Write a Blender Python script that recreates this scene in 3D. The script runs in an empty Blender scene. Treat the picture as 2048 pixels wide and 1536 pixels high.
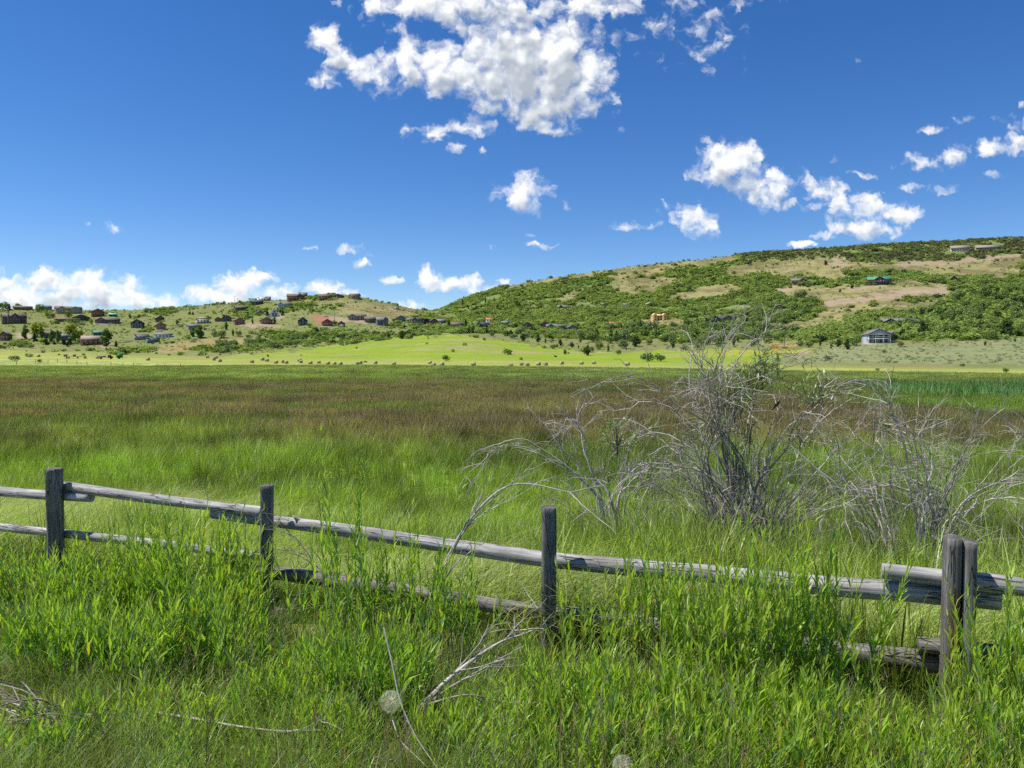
EXPOSURE=0.90; DENOISE=False; SKY_SAT=1.30; SKY_STR=0.074; CLOUD_STR=0.57; CLOUD_CLEAR=0.94; HAZE=0.0
import bpy, math, random
import numpy as np
R = math.radians
rng = np.random.default_rng(7)
random.seed(7)
scene = bpy.context.scene
COL = scene.collection

# ------------------------------------------------------------------ camera
EYE = 1.65
F = 1518.0                     # focal length in pixels of the 2048 px wide photograph
TH = math.atan(55 / F)         # pitched slightly down
CT, ST = math.cos(TH), math.sin(TH)
cam = bpy.data.cameras.new('camera')
cam.sensor_width = 36.0
cam.lens = F / 2048 * 36.0
cam.clip_start = 0.05
cam.clip_end = 20000
co = bpy.data.objects.new('camera', cam)
COL.objects.link(co)
co.location = (0, 0, EYE)
co.rotation_euler = (R(90) - TH, 0, 0)
scene.camera = co

def at(px, py, Y):
    """world point seen at pixel (px,py) at forward distance Y"""
    v = 768 - py
    dy = F * CT + v * ST
    return np.array([(px - 1024) / dy * Y, Y, EYE + (-F * ST + v * CT) / dy * Y])

def project(x, y, z):
    y = np.maximum(y, 0.01)
    h = z - EYE
    d = y * CT - h * ST
    return 1024 + F * x / d, 768 - F * (y * ST + h * CT) / d

# ------------------------------------------------------------------ noise
def _hash(i, j, seed):
    h = (i.astype(np.int64) * 374761393 + j.astype(np.int64) * 668265263 + seed * 974711) & 0xffffffff
    h = ((h ^ (h >> 13)) * 1274126177) & 0xffffffff
    h = h ^ (h >> 16)
    return (h & 0xffff) / 65535.0

def vnoise(x, y, seed=0):
    x = np.asarray(x, float); y = np.asarray(y, float)
    i = np.floor(x); j = np.floor(y)
    fx = x - i; fy = y - j
    fx = fx * fx * (3 - 2 * fx); fy = fy * fy * (3 - 2 * fy)
    a = _hash(i, j, seed); b = _hash(i + 1, j, seed); c = _hash(i, j + 1, seed); d = _hash(i + 1, j + 1, seed)
    return (a * (1 - fx) + b * fx) * (1 - fy) + (c * (1 - fx) + d * fx) * fy

def fbm(x, y, seed=0, octs=4):
    t = 0; a = 0.5; n = 0
    for k in range(octs):
        t = t + a * vnoise(x * 2 ** k, y * 2 ** k, seed + k); n += a; a *= 0.55
    return t / n

def sst(a, b, x):
    t = np.clip((np.asarray(x, float) - a) / (b - a), 0, 1)
    return t * t * (3 - 2 * t)

# ------------------------------------------------------------------ tagging and mesh building
def tag(o, label=None, cat=None, group=None, kind=None):
    if label: o['label'] = label
    if cat: o['category'] = cat
    if group: o['group'] = group
    if kind: o['kind'] = kind
    return o

def make_mesh(name, V, Fs, mats=None, mi=None, attrs=None, smooth=False):
    """V (n,3); Fs: list of integer arrays (m,3) or (m,4)"""
    V = np.asarray(V, np.float32)
    if isinstance(Fs, np.ndarray): Fs = [Fs]
    Fs = [np.asarray(f, np.int32) for f in Fs if len(f)]
    me = bpy.data.meshes.new(name)
    me.vertices.add(len(V)); me.vertices.foreach_set('co', V.ravel())
    loops = np.concatenate([f.ravel() for f in Fs])
    sizes = np.concatenate([np.full(len(f), f.shape[1], np.int32) for f in Fs])
    me.loops.add(len(loops)); me.loops.foreach_set('vertex_index', loops)
    me.polygons.add(len(sizes))
    me.polygons.foreach_set('loop_start', np.concatenate([[0], np.cumsum(sizes)[:-1]]).astype(np.int32))
    if mi is not None: me.polygons.foreach_set('material_index', np.asarray(mi, np.int32))
    if smooth: me.polygons.foreach_set('use_smooth', np.ones(len(sizes), bool))
    for m in (mats or []): me.materials.append(m)
    for k, (typ, a) in (attrs or {}).items():
        at_ = me.attributes.new(k, typ, 'POINT')
        a = np.asarray(a, np.float32)
        if typ == 'FLOAT_COLOR':
            if a.shape[1] == 3: a = np.concatenate([a, np.ones((len(a), 1), np.float32)], 1)
            at_.data.foreach_set('color', a.ravel())
        elif typ == 'FLOAT_VECTOR': at_.data.foreach_set('vector', a.ravel())
        else: at_.data.foreach_set('value', a.ravel())
    me.update(calc_edges=True)
    me.validate()
    return me

def link(name, me, parent=None, loc=None, rz=0.0):
    o = bpy.data.objects.new(name, me)
    COL.objects.link(o)
    if parent is not None: o.parent = parent
    if loc is not None: o.location = loc
    if rz: o.rotation_euler = (0, 0, rz)
    return o

def empty(name, loc, rz=0.0):
    return link(name, None, None, tuple(float(c) for c in loc), rz)

class Acc:
    """collects vertices and faces of one mesh"""
    def __init__(s): s.V = []; s.Q = []; s.T = []; s.n = 0; s.A = {}; s.qm = []; s.tm = []
    def add(s, V, Q=None, T=None, m=0, **attrs):
        V = np.asarray(V, float)
        if Q is not None and len(Q): s.Q.append(np.asarray(Q) + s.n); s.qm += [m] * len(Q)
        if T is not None and len(T): s.T.append(np.asarray(T) + s.n); s.tm += [m] * len(T)
        for k, a in attrs.items(): s.A.setdefault(k, []).append(np.asarray(a, float))
        s.V.append(V); s.n += len(V)
        return s
    def tube(s, P, r, sides=6, cap=True, m=0, **attrs):
        V, Q, T = tube(P, r, sides, cap)
        at_ = {}
        for k, a in attrs.items():
            a = np.asarray(a, float)
            at_[k] = np.tile(a, (len(V), 1)) if a.ndim == 1 else a
        return s.add(V, Q, T, m, **at_)
    def box(s, x0, x1, y0, y1, z0, z1, m=0):
        V = [(x, y, z) for z in (z0, z1) for y in (y0, y1) for x in (x0, x1)]
        Q = [(0, 2, 3, 1), (4, 5, 7, 6), (0, 1, 5, 4), (2, 6, 7, 3), (0, 4, 6, 2), (1, 3, 7, 5)]
        return s.add(V, Q, None, m)
    def mesh(s, name, mats, smooth=False, types=None):
        V = np.concatenate(s.V)
        Fs = []
        if s.Q: Fs.append(np.concatenate(s.Q))
        if s.T: Fs.append(np.concatenate(s.T))
        attrs = {k: ((types or {}).get(k, 'FLOAT_COLOR'), np.concatenate(a)) for k, a in s.A.items()}
        return make_mesh(name, V, Fs, mats, s.qm + s.tm, attrs, smooth)

def tube(P, r, sides=6, cap=True):
    P = np.asarray(P, float); n = len(P)
    r = np.broadcast_to(np.asarray(r, float), (n,)) if np.ndim(r) < 2 else np.asarray(r)
    t = np.gradient(P, axis=0)
    t /= np.linalg.norm(t, axis=1)[:, None] + 1e-9
    m = t.mean(0); ax = np.eye(3)[np.argmin(abs(m))]
    a = np.cross(t, ax); a /= np.linalg.norm(a, axis=1)[:, None] + 1e-9
    b = np.cross(t, a)
    ang = np.arange(sides) * 2 * math.pi / sides
    rr = r[:, None] if r.ndim == 1 else r
    V = P[:, None, :] + rr[:, :, None] * (np.cos(ang)[None, :, None] * a[:, None, :] + np.sin(ang)[None, :, None] * b[:, None, :])
    V = V.reshape(-1, 3)
    i = np.arange(n - 1)[:, None] * sides; k = np.arange(sides)[None, :]; k2 = (k + 1) % sides
    Q = np.stack([i + k, i + k2, i + sides + k2, i + sides + k], -1).reshape(-1, 4)
    T = None
    if cap:
        V = np.concatenate([V, P[:1], P[-1:]])
        k = np.arange(sides); k2 = (k + 1) % sides; e = (n - 1) * sides
        T = np.concatenate([np.stack([k2, k, np.full(sides, n * sides)], 1), np.stack([e + k, e + k2, np.full(sides, n * sides + 1)], 1)])
    return V, Q, T

def resample(P, n):
    """smooth resampling of a polyline (Catmull-Rom)"""
    P = np.asarray(P, float)
    Q = np.concatenate([[2 * P[0] - P[1]], P, [2 * P[-1] - P[-2]]])
    u = np.linspace(0, len(P) - 1 - 1e-6, n); i = u.astype(int); t = (u - i)[:, None]
    a, b, c, d = Q[i], Q[i + 1], Q[i + 2], Q[i + 3]
    return 0.5 * (2 * b + (c - a) * t + (2 * a - 5 * b + 4 * c - d) * t ** 2 + (3 * b - a - 3 * c + d) * t ** 3)

# ------------------------------------------------------------------ terrain (heights in metres, hills laid out by bearing and distance)
NX, NY = 0.3675, 0.9300              # normal of the fence line
FENCE_C = 5.73                       # its distance from the camera
def near_z(x, y):
    s = NX * x + NY * y
    return np.interp(s, [-3, 0.6, 2.5, 5.2, 6.5, 10, 14, 20], [0, 0, -0.30, -0.80, -0.92, -1.5, -1.9, -1.95])

COLS = {
 -300: [(250,733),(380,720),(460,708),(560,694),(640,682),(720,656),(800,636),(880,620),(920,616)],
 0:    [(250,733.5),(380,719.5),(480,708),(560,697),(640,684),(720,660),(800,640),(880,622),(920,618)],
 256:  [(270,732),(380,719.5),(480,708),(560,698),(640,686),(720,662),(800,642),(880,626),(920,621)],
 512:  [(280,730),(380,718),(480,706),(560,694),(650,672),(720,650),(800,628),(880,606),(905,603)],
 690:  [(285,729),(380,717),(460,704),(560,684),(640,664),(720,640),(790,612),(850,588),(870,587)],
 780:  [(285,728),(400,712),(480,695),(560,678),(640,660),(720,645),(800,622),(850,609),(870,608)],
 860:  [(283,728),(400,708),(500,685),(580,668),(650,657),(720,648),(800,634),(880,624),(910,622)],
 940:  [(280,728),(400,706),(480,690),(560,672),(640,660),(700,650),(800,635),(900,612),(960,598),(1000,592)],
 1024: [(275,728.5),(400,708),(480,695),(560,680),(640,662),(720,645),(820,620),(920,590),(970,574),(1000,570)],
 1150: [(265,729),(380,715),(460,702),(540,685),(620,668),(700,650),(800,622),(900,585),(970,554),(1000,549)],
 1300: [(255,730),(340,718),(420,705),(500,690),(600,668),(700,643),(800,610),(900,570),(970,533),(1000,528)],
 1500: [(225,735),(300,722),(360,708),(430,695),(520,672),(620,645),(740,605),(880,545),(940,511),(965,506)],
 1760: [(195,740),(260,730),(300,714),(350,687),(420,668),(520,640),(640,600),(780,548),(880,505),(925,491),(940,490)],
 2048: [(180,744),(240,733),(280,716),(330,690),(400,668),(500,640),(640,590),(780,535),(880,497),(925,479),(940,477)],
 2400: [(180,744),(240,733),(280,716),(330,690),(400,665),(500,634),(640,580),(780,525),(880,485),(925,464),(940,461)],
}
GX = np.linspace(-300, 2400, 217)
GYv = np.concatenate([np.arange(60, 1060, 5.0), np.geomspace(1060, 9000, 40)])
def _build_table():
    keys = sorted(COLS)
    tab = np.zeros((len(keys), len(GYv)))
    for k, px in enumerate(keys):
        pts = COLS[px]
        Y = np.array([60, 120] + [p[0] for p in pts], float)
        z = np.array([-1.95, -1.93] + [EYE - (p[1] - 713) / F * p[0] for p in pts])
        Yc, zc = Y[-1], z[-1]
        Y = np.concatenate([Y, [Yc + 60, Yc + 250, Yc + 700, 9000]])
        z = np.concatenate([z, [zc - 2.5, zc - 28, zc - 80 if zc > 90 else max(zc - 80, -5), -5]])
        tab[k] = np.interp(GYv, Y, z)
    out = np.stack([np.interp(GX, keys, tab[:, j]) for j in range(len(GYv))], 1)
    for _ in range(3):                        # soften creases
        a = np.pad(out, ((2, 2), (0, 0)), mode='edge')
        out = (a[:-4] + 2 * a[1:-3] + 3 * a[2:-2] + 2 * a[3:-1] + a[4:]) / 9
        nn = 204
        a = np.pad(out, ((0, 0), (1, 1)), mode='edge')
        sm = (a[:, :-2] + 2 * a[:, 1:-1] + a[:, 2:]) / 4
        out = np.where((GYv < 1060)[None, :], sm, out)
    return out
HT = _build_table()

def height(x, y):
    x = np.asarray(x, float); y = np.asarray(y, float)
    r = np.hypot(x, y)
    Ye = np.maximum(y, 0.74 * r)
    u = np.clip(x / np.maximum(y, 0.01) if np.ndim(x) else x / max(float(y), 0.01), -0.88, 0.9)
    u = np.where(y <= 0.05 * r, np.where(x < 0, -0.88, 0.9), u)
    fx = np.clip((u * F + 1024 - GX[0]) / (GX[1] - GX[0]), 0, len(GX) - 1.001)
    fy = np.interp(Ye, GYv, np.arange(len(GYv), dtype=float)); fy = np.minimum(fy, len(GYv) - 1.001)
    i = fx.astype(int); j = fy.astype(int); a = fx - i; b = fy - j
    far = (HT[i, j] * (1 - a) + HT[i + 1, j] * a) * (1 - b) + (HT[i, j + 1] * (1 - a) + HT[i + 1, j + 1] * a) * b
    far = far + sst(330, 520, Ye) * ((fbm(x / 45, y / 45, 5) - 0.5) * 5 * sst(1000, 800, Ye) + (fbm(x / 14, y / 14, 9) - 0.5) * 1.0)
    w = sst(-0.25, 0.35, y / np.maximum(r, 0.01))
    far = far * w + (-0.5) * (1 - w)
    k = sst(40, 70, r)
    nz = near_z(x, y) + (fbm(x / 1.7, y / 1.7, 3) - 0.5) * 0.16 * sst(1.5, 3.0, NX * x + NY * y)
    return nz * (1 - k) + far * k

_YS = np.geomspace(2.0, 1100, 2600)
def hit(px, py, ymin=2.0):
    """first ground point seen at pixel (px,py)"""
    v = 768 - py
    dy = F * CT + v * ST
    X = (px - 1024) / dy * _YS
    z = height(X, _YS)
    _, q = project(X, _YS, z)
    ok = np.nonzero((q <= py) & (_YS >= ymin))[0]
    j = ok[0] if len(ok) else int(np.argmin(np.where(_YS > 300, q, 1e9)))
    if j > 0 and len(ok) and q[j - 1] > py:
        f = (q[j - 1] - py) / (q[j - 1] - q[j] + 1e-9)
        Y = _YS[j - 1] + f * (_YS[j] - _YS[j - 1])
    else:
        Y = _YS[j]
    x = (px - 1024) / dy * Y
    return np.array([x, Y, float(height(np.array([x]), np.array([Y]))[0])])

def inpoly(px, py, poly):
    poly = np.asarray(poly, float); c = np.zeros(np.shape(px), bool)
    j = len(poly) - 1
    for i in range(len(poly)):
        xi, yi = poly[i]; xj, yj = poly[j]
        cr = ((yi > py) != (yj > py)) & (px < (xj - xi) * (py - yi) / (yj - yi + 1e-12) + xi)
        c ^= cr; j = i
    return c
# ------------------------------------------------------------------ materials
class NT:
    def __init__(s, tree): s.t = tree; s.t.nodes.clear()
    def n(s, typ, ins=None, **props):
        nd = s.t.nodes.new(typ)
        for k, v in props.items(): setattr(nd, k, v)
        for k, v in (ins or {}).items(): s.set(nd, k, v)
        return nd
    def set(s, nd, k, v):
        sock = nd.inputs[k]
        if hasattr(v, 'is_output') or isinstance(v, bpy.types.NodeSocket): s.t.links.new(v, sock)
        elif isinstance(v, bpy.types.Node): s.t.links.new(v.outputs[0], sock)
        else: sock.default_value = v
    def math(s, op, a, b=None, c=None, clamp=False):
        nd = s.t.nodes.new('ShaderNodeMath'); nd.operation = op; nd.use_clamp = clamp
        for i, v in enumerate((a, b, c)):
            if v is not None: s.set(nd, i, v)
        return nd.outputs[0]
    def vm(s, op, a, b=None, out=0):
        nd = s.t.nodes.new('ShaderNodeVectorMath'); nd.operation = op
        s.set(nd, 0, a)
        if b is not None: s.set(nd, 1, b)
        return nd.outputs[out]
    def mix(s, fac, a, b, blend='MIX'):
        nd = s.t.nodes.new('ShaderNodeMix'); nd.data_type = 'RGBA'; nd.blend_type = blend
        s.set(nd, 0, fac); s.set(nd, 6, a); s.set(nd, 7, b)
        return nd.outputs[2]
    def noise(s, vec, scale, detail=3, rough=0.55, out='Fac'):
        nd = s.n('ShaderNodeTexNoise', {'Scale': scale, 'Detail': detail, 'Roughness': rough})
        if vec is not None: s.set(nd, 'Vector', vec)
        return nd.outputs[out]
    def ramp(s, fac, stops):
        nd = s.t.nodes.new('ShaderNodeValToRGB'); e = nd.color_ramp.elements
        while len(e) < len(stops): e.new(0.5)
        for i, (p, c) in enumerate(stops):
            e[i].position = p; e[i].color = (c[0], c[1], c[2], 1) if not np.isscalar(c) else (c, c, c, 1)
        s.set(nd, 0, fac)
        return nd.outputs[0]
    def mapr(s, v, a, b, c=0.0, d=1.0, smooth=False):
        nd = s.n('ShaderNodeMapRange', {0: v, 1: a, 2: b, 3: c, 4: d})
        if smooth: nd.interpolation_type = 'SMOOTHSTEP'
        return nd.outputs[0]

def c4(c): return (c[0], c[1], c[2], 1.0)

def new_mat(name):
    m = bpy.data.materials.new(name); m.use_nodes = True
    return m, NT(m.node_tree)

def leafy(name, colour=None, attr=None, inst=False, tip=False, trans=0.35, gloss=0.08, var=0.35, scale=8.0):
    """thin leaf / blade material: diffuse + translucent + faint gloss"""
    m, t = new_mat(name)
    if attr:
        col = t.n('ShaderNodeAttribute', attribute_name=attr, attribute_type='INSTANCER' if inst else 'GEOMETRY').outputs['Color']
    else: 
        v = t.n('ShaderNodeRGB'); v.outputs[0].default_value = c4(colour); col = v.outputs[0]
    if tip:
        tc = t.n('ShaderNodeAttribute', attribute_name='tip', attribute_type='INSTANCER').outputs['Color']
        tt = t.n('ShaderNodeAttribute', attribute_name='t', attribute_type='GEOMETRY').outputs['Fac']
        col = t.mix(t.mapr(tt, 0.55, 0.95, 0, 1, True), col, tc)
    geo = t.n('ShaderNodeNewGeometry')
    if var:
        rnd = geo.outputs['Random Per Island']
        col = t.mix(1.0, col, t.ramp(rnd, [(0.0, 1 - var), (0.6, 1.0), (1.0, 1 + var * 0.9)]), 'MULTIPLY')
    d = t.n('ShaderNodeBsdfDiffuse', {'Color': col})
    tr = t.n('ShaderNodeBsdfTranslucent', {'Color': t.mix(1.0, col, (1.15, 1.2, 0.6, 1), 'MULTIPLY')})
    mx = t.n('ShaderNodeMixShader', {0: trans, 1: d.outputs[0], 2: tr.outputs[0]})
    out = mx.outputs[0]
    if gloss:
        g = t.n('ShaderNodeBsdfGlossy', {'Color': (0.9, 0.95, 1, 1), 'Roughness': 0.42})
        out = t.n('ShaderNodeMixShader', {0: gloss, 1: out, 2: g.outputs[0]}).outputs[0]
    t.n('ShaderNodeOutputMaterial', {'Surface': out})
    return m

def plain(name, colour, rough=0.8, var=0.25, scale=3.0, bump=0.0, metallic=0.0, stretch=None, spec=0.3):
    m, t = new_mat(name)
    tc = t.n('ShaderNodeTexCoord').outputs['Object']
    if stretch:
        mp = t.n('ShaderNodeMapping', {'Vector': tc, 'Scale': stretch}); tc = mp.outputs[0]
    nz = t.noise(tc, scale, 5, 0.6)
    a = tuple(c * (1 - var) for c in colour); b = tuple(min(1, c * (1 + var)) for c in colour)
    col = t.ramp(nz, [(0.3, a), (0.7, b)])
    p = t.n('ShaderNodeBsdfPrincipled', {'Base Color': col, 'Roughness': rough, 'Metallic': metallic, 'Specular IOR Level': spec})
    if bump:
        bn = t.n('ShaderNodeBump', {'Height': nz, 'Strength': bump, 'Distance': 0.02}); t.set(p, 'Normal', bn)
    t.n('ShaderNodeOutputMaterial', {'Surface': p.outputs[0]})
    return m

def wood_mat(name, dark, mid, light, axis=2, crack=0.6, red=None):
    """weathered wood with grain along a local axis; grain coordinates are stored per vertex"""
    m, t = new_mat(name)
    g = t.n('ShaderNodeAttribute', attribute_name='grain', attribute_type='GEOMETRY').outputs['Vector']   # (around x, around y, along)
    v1 = t.n('ShaderNodeMapping', {'Vector': g, 'Scale': (26, 26, 1.6)}).outputs[0]
    v2 = t.n('ShaderNodeMapping', {'Vector': g, 'Scale': (60, 60, 3.2)}).outputs[0]
    v3 = t.n('ShaderNodeMapping', {'Vector': g, 'Scale': (4, 4, 3)}).outputs[0]
    n1 = t.noise(v1, 1.0, 6, 0.65); n2 = t.noise(v2, 1.0, 4, 0.6); n3 = t.noise(v3, 1.0, 4, 0.6)
    f = t.math('ADD', t.math('MULTIPLY', n1, 0.5), t.math('ADD', t.math('MULTIPLY', n2, 0.22), t.math('MULTIPLY', n3, 0.28)))
    col = t.ramp(f, [(0.34, dark), (0.5, mid), (0.64, light)])
    ck = t.mapr(t.math('ABSOLUTE', t.math('SUBTRACT', t.noise(t.n('ShaderNodeMapping', {'Vector': g, 'Scale': (13, 13, 1.1)}).outputs[0], 1.0, 3, 0.5), 0.5)), 0.0, 0.018, 1, 0, True)
    ck = t.math('MULTIPLY', ck, crack)
    col = t.mix(ck, col, c4(tuple(c * 0.25 for c in dark)))
    if red is not None:
        rm = t.n('ShaderNodeAttribute', attribute_name='rot', attribute_type='GEOMETRY').outputs['Fac']
        col = t.mix(rm, col, t.ramp(n1, [(0.35, tuple(c * 0.3 for c in red)), (0.65, red)]))
    p = t.n('ShaderNodeBsdfPrincipled', {'Base Color': col, 'Roughness': 0.82, 'Specular IOR Level': 0.25})
    hgt = t.math('SUBTRACT', f, t.math('MULTIPLY', ck, 0.6))
    t.set(p, 'Normal', t.n('ShaderNodeBump', {'Height': hgt, 'Strength': 0.9, 'Distance': 0.012}))
    t.n('ShaderNodeOutputMaterial', {'Surface': p.outputs[0]})
    return m

def ground_mat():
    m, t = new_mat('ground_grass_and_soil')
    col = t.n('ShaderNodeAttribute', attribute_name='gcol', attribute_type='GEOMETRY').outputs['Color']
    pos = t.n('ShaderNodeNewGeometry').outputs['Position']
    n1 = t.noise(pos, 0.9, 6, 0.62)
    st = t.n('ShaderNodeMapping', {'Vector': pos, 'Scale': (0.05, 0.16, 0.16)}).outputs[0]
    n2 = t.noise(st, 1.0, 5, 0.6)
    f = t.math('ADD', t.math('MULTIPLY', t.mapr(n1, 0.28, 0.72, 0.62, 1.38), 0.55), t.math('MULTIPLY', t.mapr(n2, 0.3, 0.7, 0.7, 1.3), 0.45))
    col2 = t.mix(1.0, col, t.n('ShaderNodeCombineColor', {0: f, 1: f, 2: f}).outputs[0], 'MULTIPLY')
    # dry straw flecks
    fl = t.mapr(t.noise(pos, 0.23, 5, 0.7, 'Fac'), 0.55, 0.72, 0, 0.35, True)
    col2 = t.mix(fl, col2, t.mix(1.0, col2, (1.45, 1.15, 1.0, 1), 'MULTIPLY'))
    p = t.n('ShaderNodeBsdfPrincipled', {'Base Color': col2, 'Roughness': 0.95, 'Specular IOR Level': 0.1})
    t.set(p, 'Normal', t.n('ShaderNodeBump', {'Height': n1, 'Strength': 0.5, 'Distance': 0.4}))
    t.n('ShaderNodeOutputMaterial', {'Surface': p.outputs[0]})
    return m
# ------------------------------------------------------------------ render settings, sun, sky
scene.render.engine = 'CYCLES'
scene.view_settings.view_transform = 'Standard'
scene.view_settings.look = 'None'
scene.view_settings.exposure = EXPOSURE
scene.view_settings.gamma = 1.0
cy = scene.cycles
cy.max_bounces = 5; cy.diffuse_bounces = 3; cy.glossy_bounces = 1; cy.transmission_bounces = 3; cy.transparent_max_bounces = 8
cy.caustics_reflective = False; cy.caustics_refractive = False
cy.sample_clamp_indirect = 6.0
cy.use_denoising = DENOISE
try: cy.denoiser = 'OPENIMAGEDENOISE'
except Exception: pass
cy.use_adaptive_sampling = True; cy.adaptive_threshold = 0.016; cy.adaptive_min_samples = 8

SUN_EL = R(62); SUN_AZ = R(-88)      # azimuth from +Y, clockwise positive to +X: the sun stands to the left
SD = np.array([math.sin(SUN_AZ) * math.cos(SUN_EL), math.cos(SUN_AZ) * math.cos(SUN_EL), math.sin(SUN_EL)])   # towards the sun
sun = bpy.data.lights.new('sun', 'SUN')
sun.energy = 3.4; sun.angle = R(0.53); sun.color = (1.0, 0.955, 0.88)
so = bpy.data.objects.new('sun', sun); COL.objects.link(so)
so.location = (0, 0, 60)
from mathutils import Vector
so.rotation_euler = Vector(tuple(SD)).to_track_quat('Z', 'Y').to_euler()

# clouds of the sky by bearing: centre x, y and radii in photo pixels, strength
CL = [
 # the big cloud
 (1075,150,135,105,1.25),(1130,110,75,70,1.1),(1010,140,110,80,1.2),(920,150,130,60,1.1),(840,135,105,42,1.0),(1170,165,60,70,1.0),
 (1090,220,110,48,1.0),(1010,195,120,40,0.9),(1105,265,42,18,0.75),(860,20,150,45,0.95),(800,60,38,32,0.75),(1000,45,110,60,1.0),(960,0,180,40,1.0),(1160,30,130,30,0.8),
 (1240,5,60,30,0.75),(1000,100,75,50,1.0),
 (655,90,36,42,1.05),(690,130,45,40,0.95),(735,155,55,28,0.8),(655,170,40,20,0.6),(780,175,60,25,0.7),
 # wisps below it
 (850,270,55,22,0.62),(930,258,60,20,0.58),(985,262,30,20,0.4),(905,308,18,12,0.5),(960,305,18,9,0.37),
 # small cumulus
 (1048,392,50,42,1.1),(1010,385,35,25,0.85),(1080,388,30,24,0.8),(1130,411,11,10,0.55),
 (1448,330,62,54,1.2),(1480,310,36,36,0.95),(1410,345,45,24,0.9),(1540,375,48,42,1.0),(1500,370,50,32,0.95),(1530,405,36,22,0.8),(1580,402,18,11,0.5),
 (1385,440,45,28,0.9),(1405,460,38,30,0.85),(1350,425,28,20,0.75),(1258,451,34,12,0.7),(1300,452,20,12,0.5),(1310,430,30,10,0.35),
 (1650,385,42,28,0.85),(1620,372,26,16,0.6),(1700,420,85,30,1.05),(1790,432,60,16,0.9),(1745,458,80,20,0.85),(1680,455,45,16,0.7),(1640,468,32,10,0.65),(1655,445,20,14,0.55),(1590,350,20,16,0.3),
 (1985,300,85,20,0.75),(2010,285,60,16,0.7),(2040,255,40,18,0.6),(1895,322,40,20,0.62),(1830,333,40,16,0.6),(1815,380,28,11,0.6),(1875,380,28,10,0.55),(2000,355,28,9,0.5),(1865,264,34,9,0.5),(1910,240,24,9,0.35),(1990,240,50,8,0.35),(1720,352,30,8,0.35),(1670,325,24,7,0.35),
 (1290,100,50,18,0.27),(1390,95,80,40,0.24),(1300,60,110,40,0.26),(1430,60,30,40,0.35),(1725,122,20,14,0.37),(1437,160,24,16,0.33),(2040,210,14,8,0.35),(1230,250,24,20,0.37),(1370,15,150,14,0.31),
 # low small ones
 (724,523,28,11,0.95),(705,495,34,10,0.6),(740,503,18,7,0.35),(785,560,22,9,0.7),(625,496,26,6,0.33),(230,462,26,12,0.35),(186,455,10,6,0.35),(1060,492,36,7,0.48),(1010,492,24,5,0.35),(1060,472,16,6,0.5),(1110,490,14,5,0.35),
 # horizon bank
 (20,590,75,40,1.1),(90,560,75,28,1.0),(170,575,90,42,1.15),(60,600,120,28,1.1),(260,585,55,36,1.1),(300,600,50,22,0.9),(200,605,130,24,1.05),(-80,570,90,60,1.1),(-250,590,130,50,1.1),
 (410,590,52,22,0.95),(480,575,62,34,1.15),(515,556,48,16,0.9),(450,596,90,20,1.0),(560,580,42,22,0.95),
 (660,582,48,24,1.05),(690,590,40,20,0.95),(630,580,24,14,0.8),
 (860,555,38,20,1.0),(915,566,60,18,1.0),(955,562,20,14,0.9),(965,578,50,12,0.8),(1005,575,20,14,0.6),
 (815,612,42,14,0.95),(1125,553,14,5,0.6),(1605,491,26,8,0.9),(1590,485,10,5,0.7),
 (2150,300,120,40,0.9),(-200,100,160,50,0.35),(2300,420,120,40,0.9),
]
def cloud_group(name, cl, fine=True):
    ng = bpy.data.node_groups.new(name, 'ShaderNodeTree')
    ng.interface.new_socket('P', in_out='INPUT', socket_type='NodeSocketVector')
    ng.interface.new_socket('D', in_out='OUTPUT', socket_type='NodeSocketFloat')
    t = NT(ng)
    gi = t.n('NodeGroupInput'); go = t.n('NodeGroupOutput')
    p = gi.outputs[0]
    pw = p
    if fine:
        w1 = t.vm('SUBTRACT', t.noise(p, 26, 1, 0.5, 'Color'), (0.5, 0.5, 0.5))
        w2 = t.vm('SUBTRACT', t.noise(p, 110, 2, 0.6, 'Color'), (0.5, 0.5, 0.5))
        pw = t.vm('ADD', p, t.vm('ADD', t.vm('MULTIPLY', w1, (0.034, 0.024, 0)), t.vm('MULTIPLY', w2, (0.016, 0.014, 0))))
    m = None
    for (cx, cy_, rx, ry, a) in cl:
        k = (F / rx / 1.12, F / ry / 1.12); c = ((cx - 1024) / F, (713 - cy_) / F)
        nd = t.n('ShaderNodeVectorMath', {0: pw, 1: (k[0], k[1], 0), 2: (-c[0] * k[0], -c[1] * k[1], 0)}, operation='MULTIPLY_ADD')
        dd = t.vm('DOT_PRODUCT', nd.outputs[0], nd.outputs[0], out=1)
        v = t.math('MULTIPLY_ADD', dd, -a, a)
        m = v if m is None else t.math('MAXIMUM', m, v)
    n = t.noise(pw, 38, 7 if fine else 2.5, 0.59 if fine else 0.5)
    d = t.math('ADD', t.math('MAXIMUM', m, -1.5), t.math('MULTIPLY', t.math('SUBTRACT', n, 0.5), 2.2))
    for sc, am in (((32, 0.38), (80, 0.22)) if fine else ((32, 0.38),)):        # rounded billows
        vo = t.n('ShaderNodeTexVoronoi', {'Vector': pw, 'Scale': sc, 'Smoothness': 0.35}, feature='SMOOTH_F1', voronoi_dimensions='2D')
        d = t.math('ADD', d, t.math('MULTIPLY', t.math('SUBTRACT', 0.42, vo.outputs['Distance']), am * 2))
    t.set(go, 0, t.math('SUBTRACT', d, 0.24))
    return ng

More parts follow.
